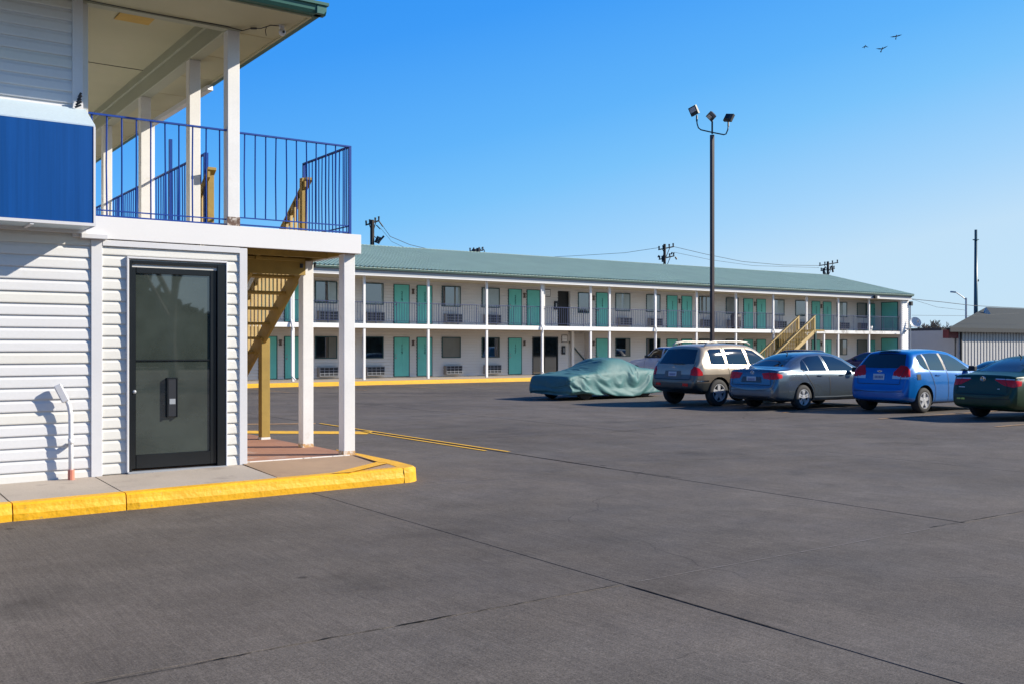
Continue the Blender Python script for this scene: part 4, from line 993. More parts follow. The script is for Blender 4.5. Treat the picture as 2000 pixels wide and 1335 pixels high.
    # licence plate and badge at the rear
    for (n_, y, z, wy, wz_, m, th) in sp.get('rear_boxes', []):
        q = proj((-3, y, z), (1, 0, 0), 0)
        mb = MB(); mb.box(q.x - th, q.x + .01, y - wy / 2, y + wy / 2, z - wz_ / 2, z + wz_ / 2); o = P(n_, mb, m, bev=.004)
        if n_ == 'licence_plate':
            mb = MB()
            for k in range(6): mb.box(q.x - th - .003, q.x - th, y - wy * .38 + k * wy * .13, y - wy * .38 + k * wy * .13 + wy * .08, z - wz_ * .22, z + wz_ * .2)
            P("plate_lettering", mb, CM['plated'], o)
    for (y, z, r) in sp.get('badge', []):
        q = proj((-3, y, z), (1, 0, 0), 0); mb = MB(); th = [2 * math.pi * k / 20 for k in range(21)]
        mb.tube([(q.x - .008, y + r * math.cos(a), z + r * .8 * math.sin(a)) for a in th], .007, 5, cap=False)
        if sp.get('badge_kind') == 'vw':
            for pq in (((-.5, .7), (-.2, -.7)), ((-.2, -.7), (0, .1)), ((0, .1), (.2, -.7)), ((.2, -.7), (.5, .7))):
                mb.bar((q.x - .008, y + r * pq[0][0], z + r * .8 * pq[0][1]), (q.x - .008, y + r * pq[1][0], z + r * .8 * pq[1][1]), .009)
        elif sp.get('badge_kind') == 'ovals':
            mb.tube([(q.x - .010, y + r * .42 * math.cos(a), z + r * .78 * math.sin(a)) for a in th], .006, 5, cap=False)
            mb.tube([(q.x - .010, y + r * .8 * math.cos(a), z + r * .35 + r * .32 * math.sin(a)) for a in th], .006, 5, cap=False)
        elif sp.get('badge_kind') == 'bow':
            mb = MB(); mb.box(q.x - .012, q.x, y - .065, y + .065, z - .012, z + .012); mb.box(q.x - .012, q.x, y - .022, y + .022, z - .024, z + .024)
        elif sp.get('badge_kind') == 'slant': mb.bar((q.x - .008, y - r * .3, z - r * .5), (q.x - .008, y + r * .3, z + r * .5), .01)
        P("badge", mb, CM['chrome'])
    # wheels
    Rw, ww = sp['R'], .20
    prof = [(Rw * .62, -ww * .5), (Rw * .70, -ww * .52), (Rw * .93, -ww * .5), (Rw * .985, -ww * .38), (Rw, -ww * .2), (Rw, ww * .2), (Rw * .985, ww * .38), (Rw * .93, ww * .5), (Rw * .70, ww * .52), (Rw * .62, ww * .5)]
    for ax in sp['axles']:
        for s_ in (-1, 1):
            y = s_ * (interp(sp['hw'], ax) - .125)
            mb = MB(); mb.lathe(prof, 32, 'y', (ax, y, Rw)); wo = P("wheel", mb, CM['tyre'], smooth=True)
            mb = MB(); yo = y + s_ * ww * .38
            mb.lathe([(Rw * .66, 0 * s_), (Rw * .64, .03 * s_), (Rw * .60, .03 * s_), (Rw * .58, -.03 * s_)], 32, 'y', (ax, yo, Rw))
            ns = sp.get('spokes', 5)
            for k in range(ns):
                for dd in sp.get('spoke_split', (0,)):
                    a = 2 * math.pi * k / ns + .3; c = Vector((ax, yo + .012 * s_, Rw)); e = Vector((math.cos(a + dd), 0, math.sin(a + dd))); e0 = Vector((math.cos(a), 0, math.sin(a)))
                    tn = Vector((-e.z, 0, e.x)); w0, w1 = sp.get('spoke_w', (.035, .05))
                    p0 = c + e0 * .035; p1 = c + e * Rw * .60
                    vs = [p0 - tn * w0, p0 + tn * w0, p1 + tn * w1, p1 - tn * w1]; dy = Vector((0, .028 * s_, 0))
                    mb.add([v - dy for v in vs] + [v + dy * .3 for v in vs], [(0, 1, 2, 3), (4, 5, 6, 7), (0, 1, 5, 4), (1, 2, 6, 5), (2, 3, 7, 6), (3, 0, 4, 7)])
            mb.lathe([(.07, -.02 * s_), (.065, .022 * s_), (.0, .026 * s_)], 16, 'y', (ax, yo, Rw))
            P("rim", mb, sp.get('rimm', CM['rim']), wo)
            mb = MB(); mb.lathe([(Rw * .61, -.045 * s_), (0, -.045 * s_)], 20, 'y', (ax, yo, Rw)); P("brake_disc", mb, CM['rimd'], wo)
    # underbody parts
    mb = MB(); mb.box(.5, sp['L'] - .6, -.6, .6, sp['zbot'] - .02, sp['zbot'] + .12); mb.tube([(sp['axles'][0], -.7, Rw), (sp['axles'][0], .7, Rw)], .05, 8); P("underbody", mb, CM['well'])
    for (x0, x1, y0, y1, z0, z1, n_, m) in sp.get('boxes', []):
        mb = MB(); mb.box(x0, x1, y0, y1, z0, z1); P(n_, mb, m, bev=.01)
    for (n_, pts_, r_, m) in sp.get('tubes', []):
        mb = MB(); mb.tube(pts_, r_, 8); P(n_, mb, m, smooth=True)
    return root
def mirrorp(tp): return [(-a, b) for a, b in tp]

# --- two tone sport utility
suv = dict(rseams=[[(-.67, .73), (-.70, .95), (-.70, 1.2)], [(.67, .73), (.70, .95), (.70, 1.2)]], L=4.5, zbot=.34, R=.365, axles=(.86, 3.48), paint=paint("beige and grey brown car paint", (.44, .36, .265), .35, .3, two=(.15, .122, .095), zsplit=.86, coat=.3, third=(.045, .05, .05), z3=.635), spokes=5, spoke_w=(.05, .045),
    top=[(0, .74), (.05, .98), (.10, 1.08), (.17, 1.16), (.30, 1.38), (.42, 1.57), (.50, 1.625), (.75, 1.66), (1.6, 1.69), (2.3, 1.66), (2.6, 1.57), (3.2, 1.16), (3.3, 1.10), (3.9, 1.03), (4.3, .92), (4.5, .62)],
    sh=[(0, .70), (.1, .98), (.3, 1.10), (2.0, 1.08), (3.2, 1.04), (4.0, .96), (4.5, .56)],
    hw=[(0, .80), (.10, .86), (.3, .915), (.86, .935), (2.2, .91), (3.48, .93), (4.2, .86), (4.5, .70)],
    zb=[(0, .46), (.25, .36), (.8, .34), (3.6, .32), (4.5, .36)],
    rw=[(0, .74), (.2, .78), (.42, .66), (.8, .66), (2.3, .64), (3.0, .72), (4.5, .60)],
    side_windows=[([(.62, 1.50), (.72, 1.53), (1.12, 1.54)], [(.60, 1.14), (.75, 1.12), (1.16, 1.12)]), ([(1.26, 1.545), (1.7, 1.55), (1.98, 1.54)], [(1.26, 1.12), (1.7, 1.11), (2.06, 1.10)]), ([(2.10, 1.54), (2.4, 1.49), (2.62, 1.36)], [(2.16, 1.10), (2.6, 1.09), (3.04, 1.09)])],
    seams=[[(1.2, 1.58), (1.2, 1.1), (1.28, .80), (1.32, .40)], [(2.12, 1.56), (2.13, 1.1), (2.15, .40)], [(3.08, 1.10), (3.12, .42)]],
    handles=[(1.45, .95), (2.32, .95)], handlem=CM['blk'], mirror=(2.95, 1.08), mirrorm=CM['blk'],
    rear_window=([(-.56, 1.52), (0, 1.545), (.56, 1.52)], [(-.66, 1.14), (0, 1.13), (.66, 1.14)]), windscreen=([(-.56, 1.5), (.56, 1.5)], [(-.7, 1.2), (.7, 1.2)]),
    panels=[("tail_lamp", [(-.01, .98), (.08, 1.08), (.22, 1.02), (.30, .92)], [(-.03, .85), (.08, .83), (.22, .83), (.31, .84)], CM['red'], 'BR'), ("tail_lamp", [(-.01, .98), (.08, 1.08), (.22, 1.02), (.30, .92)], [(-.03, .85), (.08, .83), (.22, .83), (.31, .84)], CM['red'], 'BL'),
            ("rear_reflector", [(-.62, .62), (-.42, .62)], [(-.62, .55), (-.42, .55)], CM['red'], 'B'), ("rear_reflector", [(.42, .62), (.62, .62)], [(.42, .55), (.62, .55)], CM['red'], 'B'),
            ("tailgate_gap", [(-.66, .735), (.66, .735)], [(-.66, .718), (.66, .718)], CM['seam'], 'B'), ("plate_recess", [(-.30, .955), (.30, .955)], [(-.32, .785), (.32, .785)], simple("grey brown recess", (.14, .115, .09), .4), 'B')],
    trims=[("bumper_trim", [(.08, .69), (.46, .69)], .035, CM['chrome'])],
    rear_boxes=[("licence_plate", 0, .86, .30, .145, CM['plate'], .02), ("wiper", -.12, 1.14, .42, .02, CM['blk'], .03)], badge=[(0, 1.04, .045)], badge_kind='slant',
    tubes=[("roof_rail", [(.62, s_ * .60, 1.62), (.72, s_ * .60, 1.70), (1.0, s_ * .60, 1.735), (2.0, s_ * .59, 1.735), (2.3, s_ * .58, 1.71), (2.42, s_ * .58, 1.65)], .022, CM['steelc'] if 'steelc' in CM else CM['chrome']) for s_ in (-1, 1)])
suv['tubes'] = [(a, b, c, simple("silver roof rail", (.45, .43, .40), .35, .3)) for a, b, c, d in suv['tubes']]
suv_o = car("parked_suv", "beige two tone sport utility with roof rails parked beside the covered car", (20.38, 21.0, 0), 0, suv, 1.07)
# --- grey sedan
GS = paint("steel grey metallic car paint", (.105, .135, .165), .6, .26)
sedan = dict(rseams=[[(-.64, .64), (-.62, .80), (-.52, 1.0)], [(.64, .64), (.62, .80), (.52, 1.0)], [(-.7, .50), (0, .49), (.7, .50)]], L=4.63, zbot=.22, R=.32, axles=(1.0, 3.65), paint=GS, spokes=5, spoke_split=(-.17, .17), spoke_w=(.022, .028),
    top=[(0, .60), (.04, .86), (.08, .98), (.14, 1.03), (.50, 1.07), (.62, 1.095), (.95, 1.26), (1.30, 1.39), (1.6, 1.44), (2.1, 1.465), (2.5, 1.45), (2.85, 1.36), (3.4, 1.09), (3.52, 1.02), (4.1, .92), (4.45, .78), (4.63, .54)],
    sh=[(0, .56), (.12, .90), (.6, .965), (2.0, .945), (3.4, .91), (4.1, .82), (4.63, .48)],
    hw=[(0, .74), (.10, .82), (.4, .875), (1.0, .895), (2.3, .885), (3.65, .885), (4.3, .82), (4.63, .64)],
    zb=[(0, .30), (.2, .24), (.9, .20), (3.7, .19), (4.63, .24)],
    rw=[(0, .70), (.14, .76), (.6, .74), (.95, .62), (1.3, .56), (2.5, .56), (2.9, .62), (3.5, .74), (4.63, .52)],
    side_windows=[([(.98, 1.05), (1.12, 1.20), (1.24, 1.27)], [(.97, 1.02), (1.12, .985), (1.24, .985)]), ([(1.27, 1.28), (1.5, 1.345), (1.93, 1.37)], [(1.27, .985), (1.6, .98), (1.98, .975)]), ([(2.04, 1.37), (2.5, 1.33), (2.78, 1.23)], [(2.07, .975), (2.6, .97), (3.22, .965)])],
    seams=[[(1.02, 1.02), (1.16, .82), (1.38, .56), (1.40, .28)], [(1.99, 1.40), (2.02, .96), (2.04, .28)], [(3.02, .96), (3.10, .60), (3.12, .28)]],
    handles=[(1.62, .86), (2.52, .86)], mirror=(2.98, .93), mirrorm=CM['blk'],
    rear_window=([(-.50, 1.375), (0, 1.39), (.50, 1.375)], [(-.66, 1.10), (0, 1.095), (.66, 1.10)]), windscreen=([(-.5, 1.36), (.5, 1.36)], [(-.64, 1.10), (.64, 1.10)]),
    panels=[("tail_lamp", [(-.24, .93), (-.06, .955), (.08, .95), (.24, .90)], [(-.21, .80), (-.06, .78), (.08, .785), (.24, .82)], CM['red'], 'BR'), ("tail_lamp", [(-.24, .93), (-.06, .955), (.08, .95), (.24, .90)], [(-.21, .80), (-.06, .78), (.08, .785), (.24, .82)], CM['red'], 'BL'),
            ("boot_gap", [(-.62, .645), (.62, .645)], [(-.62, .632), (.62, .632)], CM['seam'], 'B'), ("bumper_insert", [(-.60, .36), (.60, .36)], [(-.56, .30), (.56, .30)], CM['blk'], 'B'), ("plate_recess", [(-.30, .84), (.30, .84)], [(-.33, .70), (.33, .70)], simple("dark blue grey recess", (.04, .055, .07), .4), 'B')],
    sill=([(1.42, .32), (2.3, .31), (3.2, .32)], .03, simple("painted sill highlight", (.25, .29, .33), .3, .5)),  # pale strip painted as a highlight along the sill
    rear_boxes=[("licence_plate", 0, .775, .30, .145, CM['plate'], .015)], badge=[(0, .945, .055)], badge_kind='vw',
    tubes=[("roof_antenna", [(1.42, 0, 1.42), (1.34, 0, 1.475)], .014, CM['blk'])])
sed_o = car("parked_sedan", "steel grey sedan parked between the two tone sport utility and the blue hatchback", (20.9, 18.5, 0), 0, sedan, 1.07)
# --- blue hatchback
hatch = dict(rseams=[[(-.57, .69), (-.60, .90), (-.66, 1.08)], [(.57, .69), (.60, .90), (.66, 1.08)], [(-.66, .52), (0, .50), (.66, .52)]], L=3.92, zbot=.22, R=.305, axles=(.66, 3.14), paint=paint("bright blue car paint", (.001, .125, .42), .15, .25, coat=.5), glass=CM['glassl'], spokes=5, spoke_w=(.045, .038),
    top=[(0, .58), (.04, .82), (.08, .98), (.16, 1.08), (.30, 1.28), (.42, 1.43), (.50, 1.475), (.9, 1.51), (1.6, 1.525), (2.1, 1.48), (2.35, 1.40), (2.95, 1.12), (3.05, 1.05), (3.5, .96), (3.8, .82), (3.92, .6)],
    sh=[(0, .54), (.12, .93), (.4, 1.02), (1.6, .985), (2.9, .93), (3.5, .86), (3.92, .5)],
    hw=[(0, .72), (.08, .79), (.3, .835), (.7, .85), (2.0, .84), (3.14, .845), (3.7, .78), (3.92, .62)],
    zb=[(0, .30), (.2, .25), (.6, .21), (3.3, .19), (3.92, .24)],
    rw=[(0, .68), (.16, .72), (.42, .60), (.9, .59), (2.1, .57), (2.5, .62), (3.1, .72), (3.92, .5)],
    side_windows=[([(.56, 1.32), (.66, 1.38), (.80, 1.40)], [(.60, 1.16), (.72, 1.06), (.88, 1.03)]), ([(.90, 1.41), (1.2, 1.425), (1.50, 1.42)], [(.95, 1.025), (1.25, 1.015), (1.56, 1.01)]), ([(1.62, 1.42), (2.0, 1.38), (2.25, 1.28)], [(1.68, 1.0), (2.2, .99), (2.78, .98)])],
    seams=[[(.90, 1.02), (1.0, .80), (1.08, .60), (1.10, .28)], [(1.60, 1.43), (1.63, .96), (1.66, .28)], [(2.68, .98), (2.72, .60), (2.74, .28)]],
    handles=[(1.20, .90), (2.08, .89)], mirror=(2.58, .98), mirrorm=CM['blk'], rglass=CM['glass'],
    rear_window=([(-.50, 1.40), (0, 1.42), (.50, 1.40)], [(-.62, 1.08), (0, 1.07), (.62, 1.08)]), windscreen=([(-.5, 1.38), (.5, 1.38)], [(-.62, 1.12), (.62, 1.12)]),
    panels=[("tail_lamp", [(-.18, .98), (-.02, 1.14), (.10, 1.12), (.16, 1.02)], [(-.20, .90), (-.04, .86), (.08, .86), (.15, .88)], CM['red'], 'BR'), ("tail_lamp", [(-.18, .98), (-.02, 1.14), (.10, 1.12), (.16, 1.02)], [(-.20, .90), (-.04, .86), (.08, .86), (.15, .88)], CM['red'], 'BL'),
            ("reversing_lamp", [(-.21, .90), (.12, .875)], [(-.22, .82), (.11, .82)], CM['clear'], 'BR'), ("reversing_lamp", [(-.21, .90), (.12, .875)], [(-.22, .82), (.11, .82)], CM['clear'], 'BL'),
            ("tailgate_gap", [(-.56, .70), (.56, .70)], [(-.56, .688), (.56, .688)], CM['seam'], 'B'), ("fuel_flap_opening", [(.36, .93), (.50, .93)], [(.36, .80), (.50, .80)], CM['seam'], 'R')],
    trims=[("pillar_trim", [(1.545, 1.42), (1.60, 1.02)], .09, CM['blk']), ("pillar_trim", [(.84, 1.40), (.90, 1.03)], .05, CM['blk'])],
    rear_boxes=[("licence_plate", 0, .86, .30, .145, CM['plate'], .015)], badge=[(0, .995, .05)], badge_kind='bow', boxes=[(.37, .52, -.3, .3, 1.475, 1.495, "spoiler_lip", CM['blk'])])
hat_o = car("parked_hatchback", "bright blue hatchback with open fuel flap parked between the grey sedan and the green car", (22.74, 15.82, 0), 0, hatch, 1.08)
# --- green sedan
grn = dict(sedan); grn.update(paint=paint("very dark green car paint", (.004, .030, .006), .0, .42, coat=.12), badge_kind='ovals', badge=[(0, .935, .065)], spokes=7, spoke_split=(0,), spoke_w=(.03, .03), rglass=CM['glassl'],
    panels=[("tail_lamp", [(-.26, .93), (-.08, .93), (.06, .92), (.26, .90)], [(-.25, .915), (-.10, .80), (.06, .76), (.24, .80)], CM['red'], 'BR'), ("tail_lamp", [(-.26, .93), (-.08, .93), (.06, .92), (.26, .90)], [(-.25, .915), (-.10, .80), (.06, .76), (.24, .80)], CM['red'], 'BL'),
            ("tail_lamp_cap", [(-.24, .955), (.20, .945)], [(-.24, .932), (.20, .922)], CM['clear'], 'BR'), ("tail_lamp_cap", [(-.24, .955), (.20, .945)], [(-.24, .932), (.20, .922)], CM['clear'], 'BL'),
            ("boot_gap", [(-.60, .60), (.60, .60)], [(-.60, .587), (.60, .587)], CM['seam'], 'B')],
    rear_boxes=[("bumper_sticker", .565, .475, .10, .035, CM['yel'], .012), ("bumper_sticker", .455, .475, .09, .04, CM['yel'], .012), ("boot_lettering", .52, .74, .16, .018, CM['white'], .008), ("boot_lettering", -.42, .72, .06, .015, CM['white'], .008)], sill=([(1.42, .30), (2.3, .29), (3.2, .30)], .02, CM['blk']))
grn_o = car("parked_sedan", "very dark green sedan with a yellow bumper sticker, last in the row of parked cars", (22.25, 12.72, 0), R(-7), grn, 1.03)
# --- background row
coupe = dict(sedan); coupe.update(paint=paint("navy car paint", (.008, .015, .14), .3, .3), panels=[], rear_boxes=[], badge=[], glass=CM['glassl']); coupe.pop('sill')
cp = car("parked_coupe", "navy blue coupe parked nose in at the motel behind the blue hatchback", (52.9, 35.0, 0), R(90), coupe, .96)
dk = dict(suv); dk.update(paint=paint("black car paint", (.012, .014, .02), .3, .25), panels=[], rear_boxes=[], badge=[], trims=[])
dk['top'] = [(a, b * .93) for a, b in suv['top']]; dk['rear_window'] = ([(-.5, 1.40), (.5, 1.40)], [(-.62, 1.1), (.62, 1.1)])
dk['side_windows'] = [([(x, z * .935) for x, z in t1], [(x, z * .95) for x, z in b1]) for t1, b1 in suv['side_windows']]; dk['tubes'] = []
dks = car("parked_suv", "black car with only its roof showing behind the grey sedan", (45.6, 35.1, 0), R(90), dk, 1.0)
pick = dict(L=5.7, zbot=.45, R=.38, axles=(1.25, 4.65), paint=paint("white car paint", (.60, .61, .68), .1, .3), spokes=5,
    top=[(0, 1.18), (.04, 1.24), (.3, 1.27), (1.9, 1.28), (1.96, 1.5), (2.04, 1.80), (2.2, 1.84), (3.1, 1.85), (3.4, 1.80), (4.05, 1.30), (4.15, 1.22), (5.0, 1.15), (5.5, 1.06), (5.7, .80)],
    sh=[(0, 1.1), (.3, 1.17), (4.0, 1.15), (5.2, 1.05), (5.7, .72)], hw=[(0, .90), (.1, .93), (3, .95), (5.2, .94), (5.7, .82)], zb=[(0, .55), (.5, .45), (5.2, .42), (5.7, .48)], rw=[(0, .85), (1.9, .84), (2.05, .70), (3.3, .69), (4.1, .80), (5.7, .68)],
    side_windows=[([(2.12, 1.74), (2.55, 1.75)], [(2.12, 1.24), (2.55, 1.24)]), ([(2.68, 1.75), (3.2, 1.74), (3.42, 1.66)], [(2.68, 1.23), (3.3, 1.23), (3.86, 1.23)])],
    seams=[[(2.61, 1.78), (2.61, .55)], [(3.9, 1.22), (3.98, .55)], [(1.93, 1.2), (1.93, .5)]], handles=[(2.82, 1.08), (2.4, 1.08)], handlem=CM['blk'], mirror=(3.72, 1.24), mirrorm=CM['blk'],
    windscreen=([(-.6, 1.74), (.6, 1.74)], [(-.74, 1.30), (.74, 1.30)]))
pk = car("parked_pickup", "white extended cab pickup truck parked beyond the covered car", (35.75, 34.3, 0), R(90), pick, .93, "pickup truck")
# ------------------------------------------------------------------ covered car
def drape_cover():
    """cloth simulated over a low car shell, then kept as a plain mesh"""
    sp = dict(top=[(0, .66), (.03, .74), (.10, .775), (.6, .82), (1.3, .90), (1.75, 1.10), (2.15, 1.29), (2.6, 1.33), (3.0, 1.30), (3.35, 1.14), (3.62, .99), (4.0, .97), (4.4, .94), (4.58, .88), (4.65, .72)],
        sh=[(0, .62), (.1, .72), (1.3, .83), (2.5, .88), (3.6, .90), (4.5, .84), (4.65, .66)], hw=[(0, .86), (.05, .90), (.5, .93), (1.0, .94), (2.4, .90), (3.5, .96), (4.4, .88), (4.65, .78)],
        zb=[(0, .20), (4.65, .20)], rw=[(0, .84), (.1, .86), (1.2, .82), (1.9, .62), (2.6, .55), (3.2, .6), (3.7, .84), (4.65, .70)])
    me = car_shell(sp, 1); col = bpy.data.objects.new("shell", me); C.objects.link(col)
    bm = bmesh.new(); bm.from_mesh(me)
    bmesh.ops.delete(bm, geom=[f for f in bm.faces if f.calc_center_median().z < .235], context='FACES')
    bmesh.ops.subdivide_edges(bm, edges=[e for e in bm.edges if e.calc_length() > .075], cuts=1, use_grid_fill=True)
    bmesh.ops.triangulate(bm, faces=[f for f in bm.faces if len(f.verts) > 4]); bm.normal_update()
    hem = set(v.index for e in bm.edges if e.is_boundary for v in e.verts)
    for v in bm.verts:
        n = v.normal.copy()
        if v.index in hem:
            v.co = v.co + Vector((n.x, n.y, 0)) * .05 + Vector((0, 0, -.03 + .05 * pnoise.noise(v.co * 1.3))); continue
        k = min(1, max(0, (v.co.z - .2) / .15))
        v.co = v.co + n * (.03 + k * (.125 + .17 * pnoise.noise(v.co * .8 + Vector((3, 1, 0))) + .09 * pnoise.noise(v.co * 2.8 + Vector((7, 1, 4)))) * (.35 if v.co.x < .5 else 1.0))
    m2 = bpy.data.meshes.new("drape"); bm.to_mesh(m2); bm.free()
    o = bpy.data.objects.new("drape", m2); C.objects.link(o); vg = o.vertex_groups.new(name="hem"); vg.add(list(hem), 1.0, 'REPLACE')
    col.modifiers.new("c", 'COLLISION'); col.collision.thickness_outer = .012; col.collision.cloth_friction = 25
    cl = o.modifiers.new("cl", 'CLOTH'); q = cl.settings; q.quality = 5; q.mass = .25; q.tension_stiffness = 18; q.compression_stiffness = 10; q.shear_stiffness = 4; q.bending_stiffness = .02
    q.vertex_group_mass = "hem"; q.pin_stiffness = 1; cl.collision_settings.distance_min = .008; cl.collision_settings.use_self_collision = False
    SC.frame_start = 1; SC.frame_end = 45; cl.point_cache.frame_end = 45
    for f in range(1, 41): SC.frame_set(f)
    res = bpy.data.meshes.new_from_object(o.evaluated_get(bpy.context.evaluated_depsgraph_get()))
    bpy.data.objects.remove(o); bpy.data.objects.remove(col); SC.frame_set(1); SC.frame_end = 1
    return [tuple(v.co) for v in res.vertices], [tuple(p.vertices) for p in res.polygons]
cc = empty("covered_car", (19.35, 25.55, 0), "low car hidden under a wrinkled teal cloth cover in the first stall of the row", "covered car", rz=R(7))
ORG[cc.name] = Vector((0, 0, 0))
vs, fs = drape_cover()
mb = MB(); mb.add(vs, fs); cvo = ob("cloth_cover", mb, M['tarp'], cc, local=True, smooth=True)
sm = cvo.modifiers.new("s", 'SUBSURF'); sm.levels = 1; sm.render_levels = 1
for ax in (.85, 3.75):
    for s_ in (-.76, .76):
        mb = MB(); mb.lathe([(.01, -.1), (.22, -.1), (.31, -.09), (.32, 0), (.31, .09), (.22, .1), (.01, .1)], 28, 'y', (ax, s_, .32)); ob("wheel", mb, CM['tyre'], cc, local=True, smooth=True)
mb = MB(); mb.box(.3, 4.4, -.7, .7, .16, .3); ob("underbody", mb, CM['well'], cc, local=True)

# ------------------------------------------------------------------ things further off
RT = Vector((math.cos(R(YAW)), -math.sin(R(YAW)), 0)); FW = Vector((math.sin(R(YAW)), math.cos(R(YAW)), 0))
def far(px, D, py=None):
    """ground point (or height for py) of a thing seen at column px, D metres ahead"""
    p = FW * D + RT * ((px - 1000) / 1944 * D)
    return Vector((p.x, p.y, 0 if py is None else 1.7 + (677 - py) * D / 1944))
# lot lamp
b = far(1391, 37.5); lp = empty("lot_lamp", b, "tall dark square pole with three floodlights rising behind the parked cars", "lamp post")
ZT = far(1391, 37.5, 264).z
mb = MB(); mb.box(b.x - .062, b.x + .062, b.y - .062, b.y + .062, 0, ZT); ob("pole", mb, M['polem'], lp, bev=.004)
mb = MB(); mb.box(b.x - .2, b.x + .2, b.y - .2, b.y + .2, 0, .03); mb.lathe([(.30, 0), (.30, .5), (.0, .5)], 20, 'z', (b.x, b.y, 0)); ob("pole_base", mb, M['walk'], lp)
def L_(px, py, dd=0): return far(px, 37.5 + dd, py)
mb = MB(); mb.tube([L_(1391, 262), L_(1391, 240)], .035, 8); ob("pole_top", mb, M['iron'], lp)
mb = MB(); mb.tube([L_(1361, 236, .1), L_(1361.5, 242, .1), L_(1364, 250, .08), L_(1369, 254, .05), L_(1391, 259)], .024, 8); mb.tube([L_(1391, 259), L_(1414, 263.5, -.1), L_(1418, 262, -.1), L_(1421.5, 254, -.1), L_(1422.5, 246, -.1)], .024, 8); ob("lamp_arm", mb, M['iron'], lp, smooth=True)
def flood(px, py, facing, up, w_, h_):
    c = L_(px, py); f = facing.normalized(); u = (up - f * up.dot(f)).normalized(); s_ = f.cross(u)
    mb = MB(); vs = []
    for a, (sw, sh) in ((0, (1, 1)), (-.10, (1, 1)), (-.17, (.6, .6))):
        for i, j in ((-1, -1), (1, -1), (1, 1), (-1, 1)): vs.append(c + f * a + s_ * (i * w_ / 2 * sw) + u * (j * h_ / 2 * sh))
    mb.add(vs, [(0, 1, 2, 3), (0, 4, 5, 1), (1, 5, 6, 2), (2, 6, 7, 3), (3, 7, 4, 0), (4, 8, 9, 5), (5, 9, 10, 6), (6, 10, 11, 7), (7, 11, 8, 4), (8, 11, 10, 9)])
    hd = ob("floodlight", mb, M['iron'], lp)
    mb = MB(); vs = [c + f * .008 + s_ * (i * w_ * .38) + u * (j * h_ * .26 + h_ * .12) for i, j in ((-1, -1), (1, -1), (1, 1), (-1, 1))]; mb.add(vs, [(0, 1, 2, 3)]); ob("lamp_lens", mb, M['lens'], hd)
flood(1354, 217, -FW * .8 - RT * .75 - Vector((0, 0, .35)), Vector((-.25, 0, 1)) + RT * -.35, .34, .34)
flood(1387, 229.5, -RT * .9 - FW * .25 - Vector((0, 0, .9)), Vector((0, 0, 1)) - RT, .38, .30)
flood(1425, 232, FW * .6 + RT * .6 - Vector((0, 0, .4)), Vector((0, 0, 1)) + RT * .3, .36, .30)
for px, py0, py1 in ((1361, 226, 237), (1391, 233, 241), (1422.5, 238, 247)):
    mb = MB(); mb.tube([L_(px, py1, 0 if px == 1391 else -.05), L_(px, py0, 0)], .035, 8); ob("lamp_knuckle", mb, M['iron'], lp)
# utility poles
def upole(px, py_top, D, label, arms, extra=True, r=.13):
    b = far(px, D); zt = far(px, D, py_top).z; o = empty("utility_pole", b, label, "utility pole", "utility poles behind the motel")
    mb = MB(); mb.tube([b, b + Vector((0, 0, zt))], [r * 1.2, r], 8); ob("pole", mb, M['utilwood'], o)
    for (x0, y0, x1, y1) in arms:
        p, q = far(x0, D, y0), far(x1, D * 1.004, y1)
        mb = MB(); mb.bar(p, q, .10, .11); ar = ob("cross_arm", mb, M['utilwood'], o)
        for t_ in (.04, .3, .7, .96):
            c = p.lerp(q, t_); mb = MB(); mb.tube([c, c + Vector((0, 0, .32))], [.05, .08], 6); ob("insulator", mb, M['iron'], ar)
        mb = MB(); mid = p.lerp(q, .5); mb.bar(p.lerp(q, .25), mid - Vector((0, 0, .8)), .05); mb.bar(p.lerp(q, .75), mid - Vector((0, 0, .8)), .05); ob("arm_brace", mb, M['iron'], o)
    return o, b, zt
u1, b1, z1 = upole(727, 430, 74, "wooden utility pole with a sloping crossarm just beside the white balcony corner", [(714, 440, 741, 431)], r=.15)
mb = MB()
for (a, c_, d_, e_, r_) in ((733, 474, 739, 462, .10), (738, 476, 744, 464, .11), (742, 470, 750, 461, .08), (731, 462, 741, 470, .03), (740, 432, 748, 443, .05), (735, 440, 743, 448, .04)):
    mb.tube([far(a, 74, c_), far(d_, 74, e_)], r_, 6)
ob("transformer_fittings", mb, M['iron'], u1)
u2, b2, z2 = upole(1298, 477, 92, "wooden utility pole with two crossarms left of the tall lot lamp", [(1286, 488, 1316, 482), (1287, 507, 1317, 500)])
mb = MB()
for (a, c_, d_, e_, r_) in ((1319, 502, 1322, 507, .08), (1293, 500, 1294, 512, .07), (1311, 497, 1313, 493, .07), (1285, 503, 1287, 499, .06)): mb.tube([far(a, 92, c_), far(d_, 92, e_)], r_, 6)
ob("pole_fittings", mb, M['iron'], u2)
u3, b3, z3 = upole(1617, 511, 110, "wooden utility pole standing beyond the right part of the motel ridge", [(1600, 519, 1637, 513), (1603, 529, 1630, 525)])
mb = MB()
for (a, c_, d_, e_, r_) in ((1608, 524, 1610, 540, .12), (1625, 519, 1627, 532, .10), (1613, 536, 1606, 540, .10)): mb.tube([far(a, 110, c_), far(d_, 110, e_)], r_, 6)
ob("pole_fittings", mb, M['iron'], u3)
u4, b4, z4 = upole(930, 488, 96, "utility pole whose transformer alone peeps over the motel ridge", [(917, 491, 944, 489)])
mb = MB(); mb.tube([far(927, 96, 500), far(927, 96, 487)], .28, 10); mb.tube([far(934, 96, 500), far(934, 96, 485)], .2, 10)
mb.tube([far(938, 96, 489), far(941, 96, 484), far(946, 96, 489), far(946, 96, 496)], .04, 6); ob("transformer", mb, M['iron'], u4)
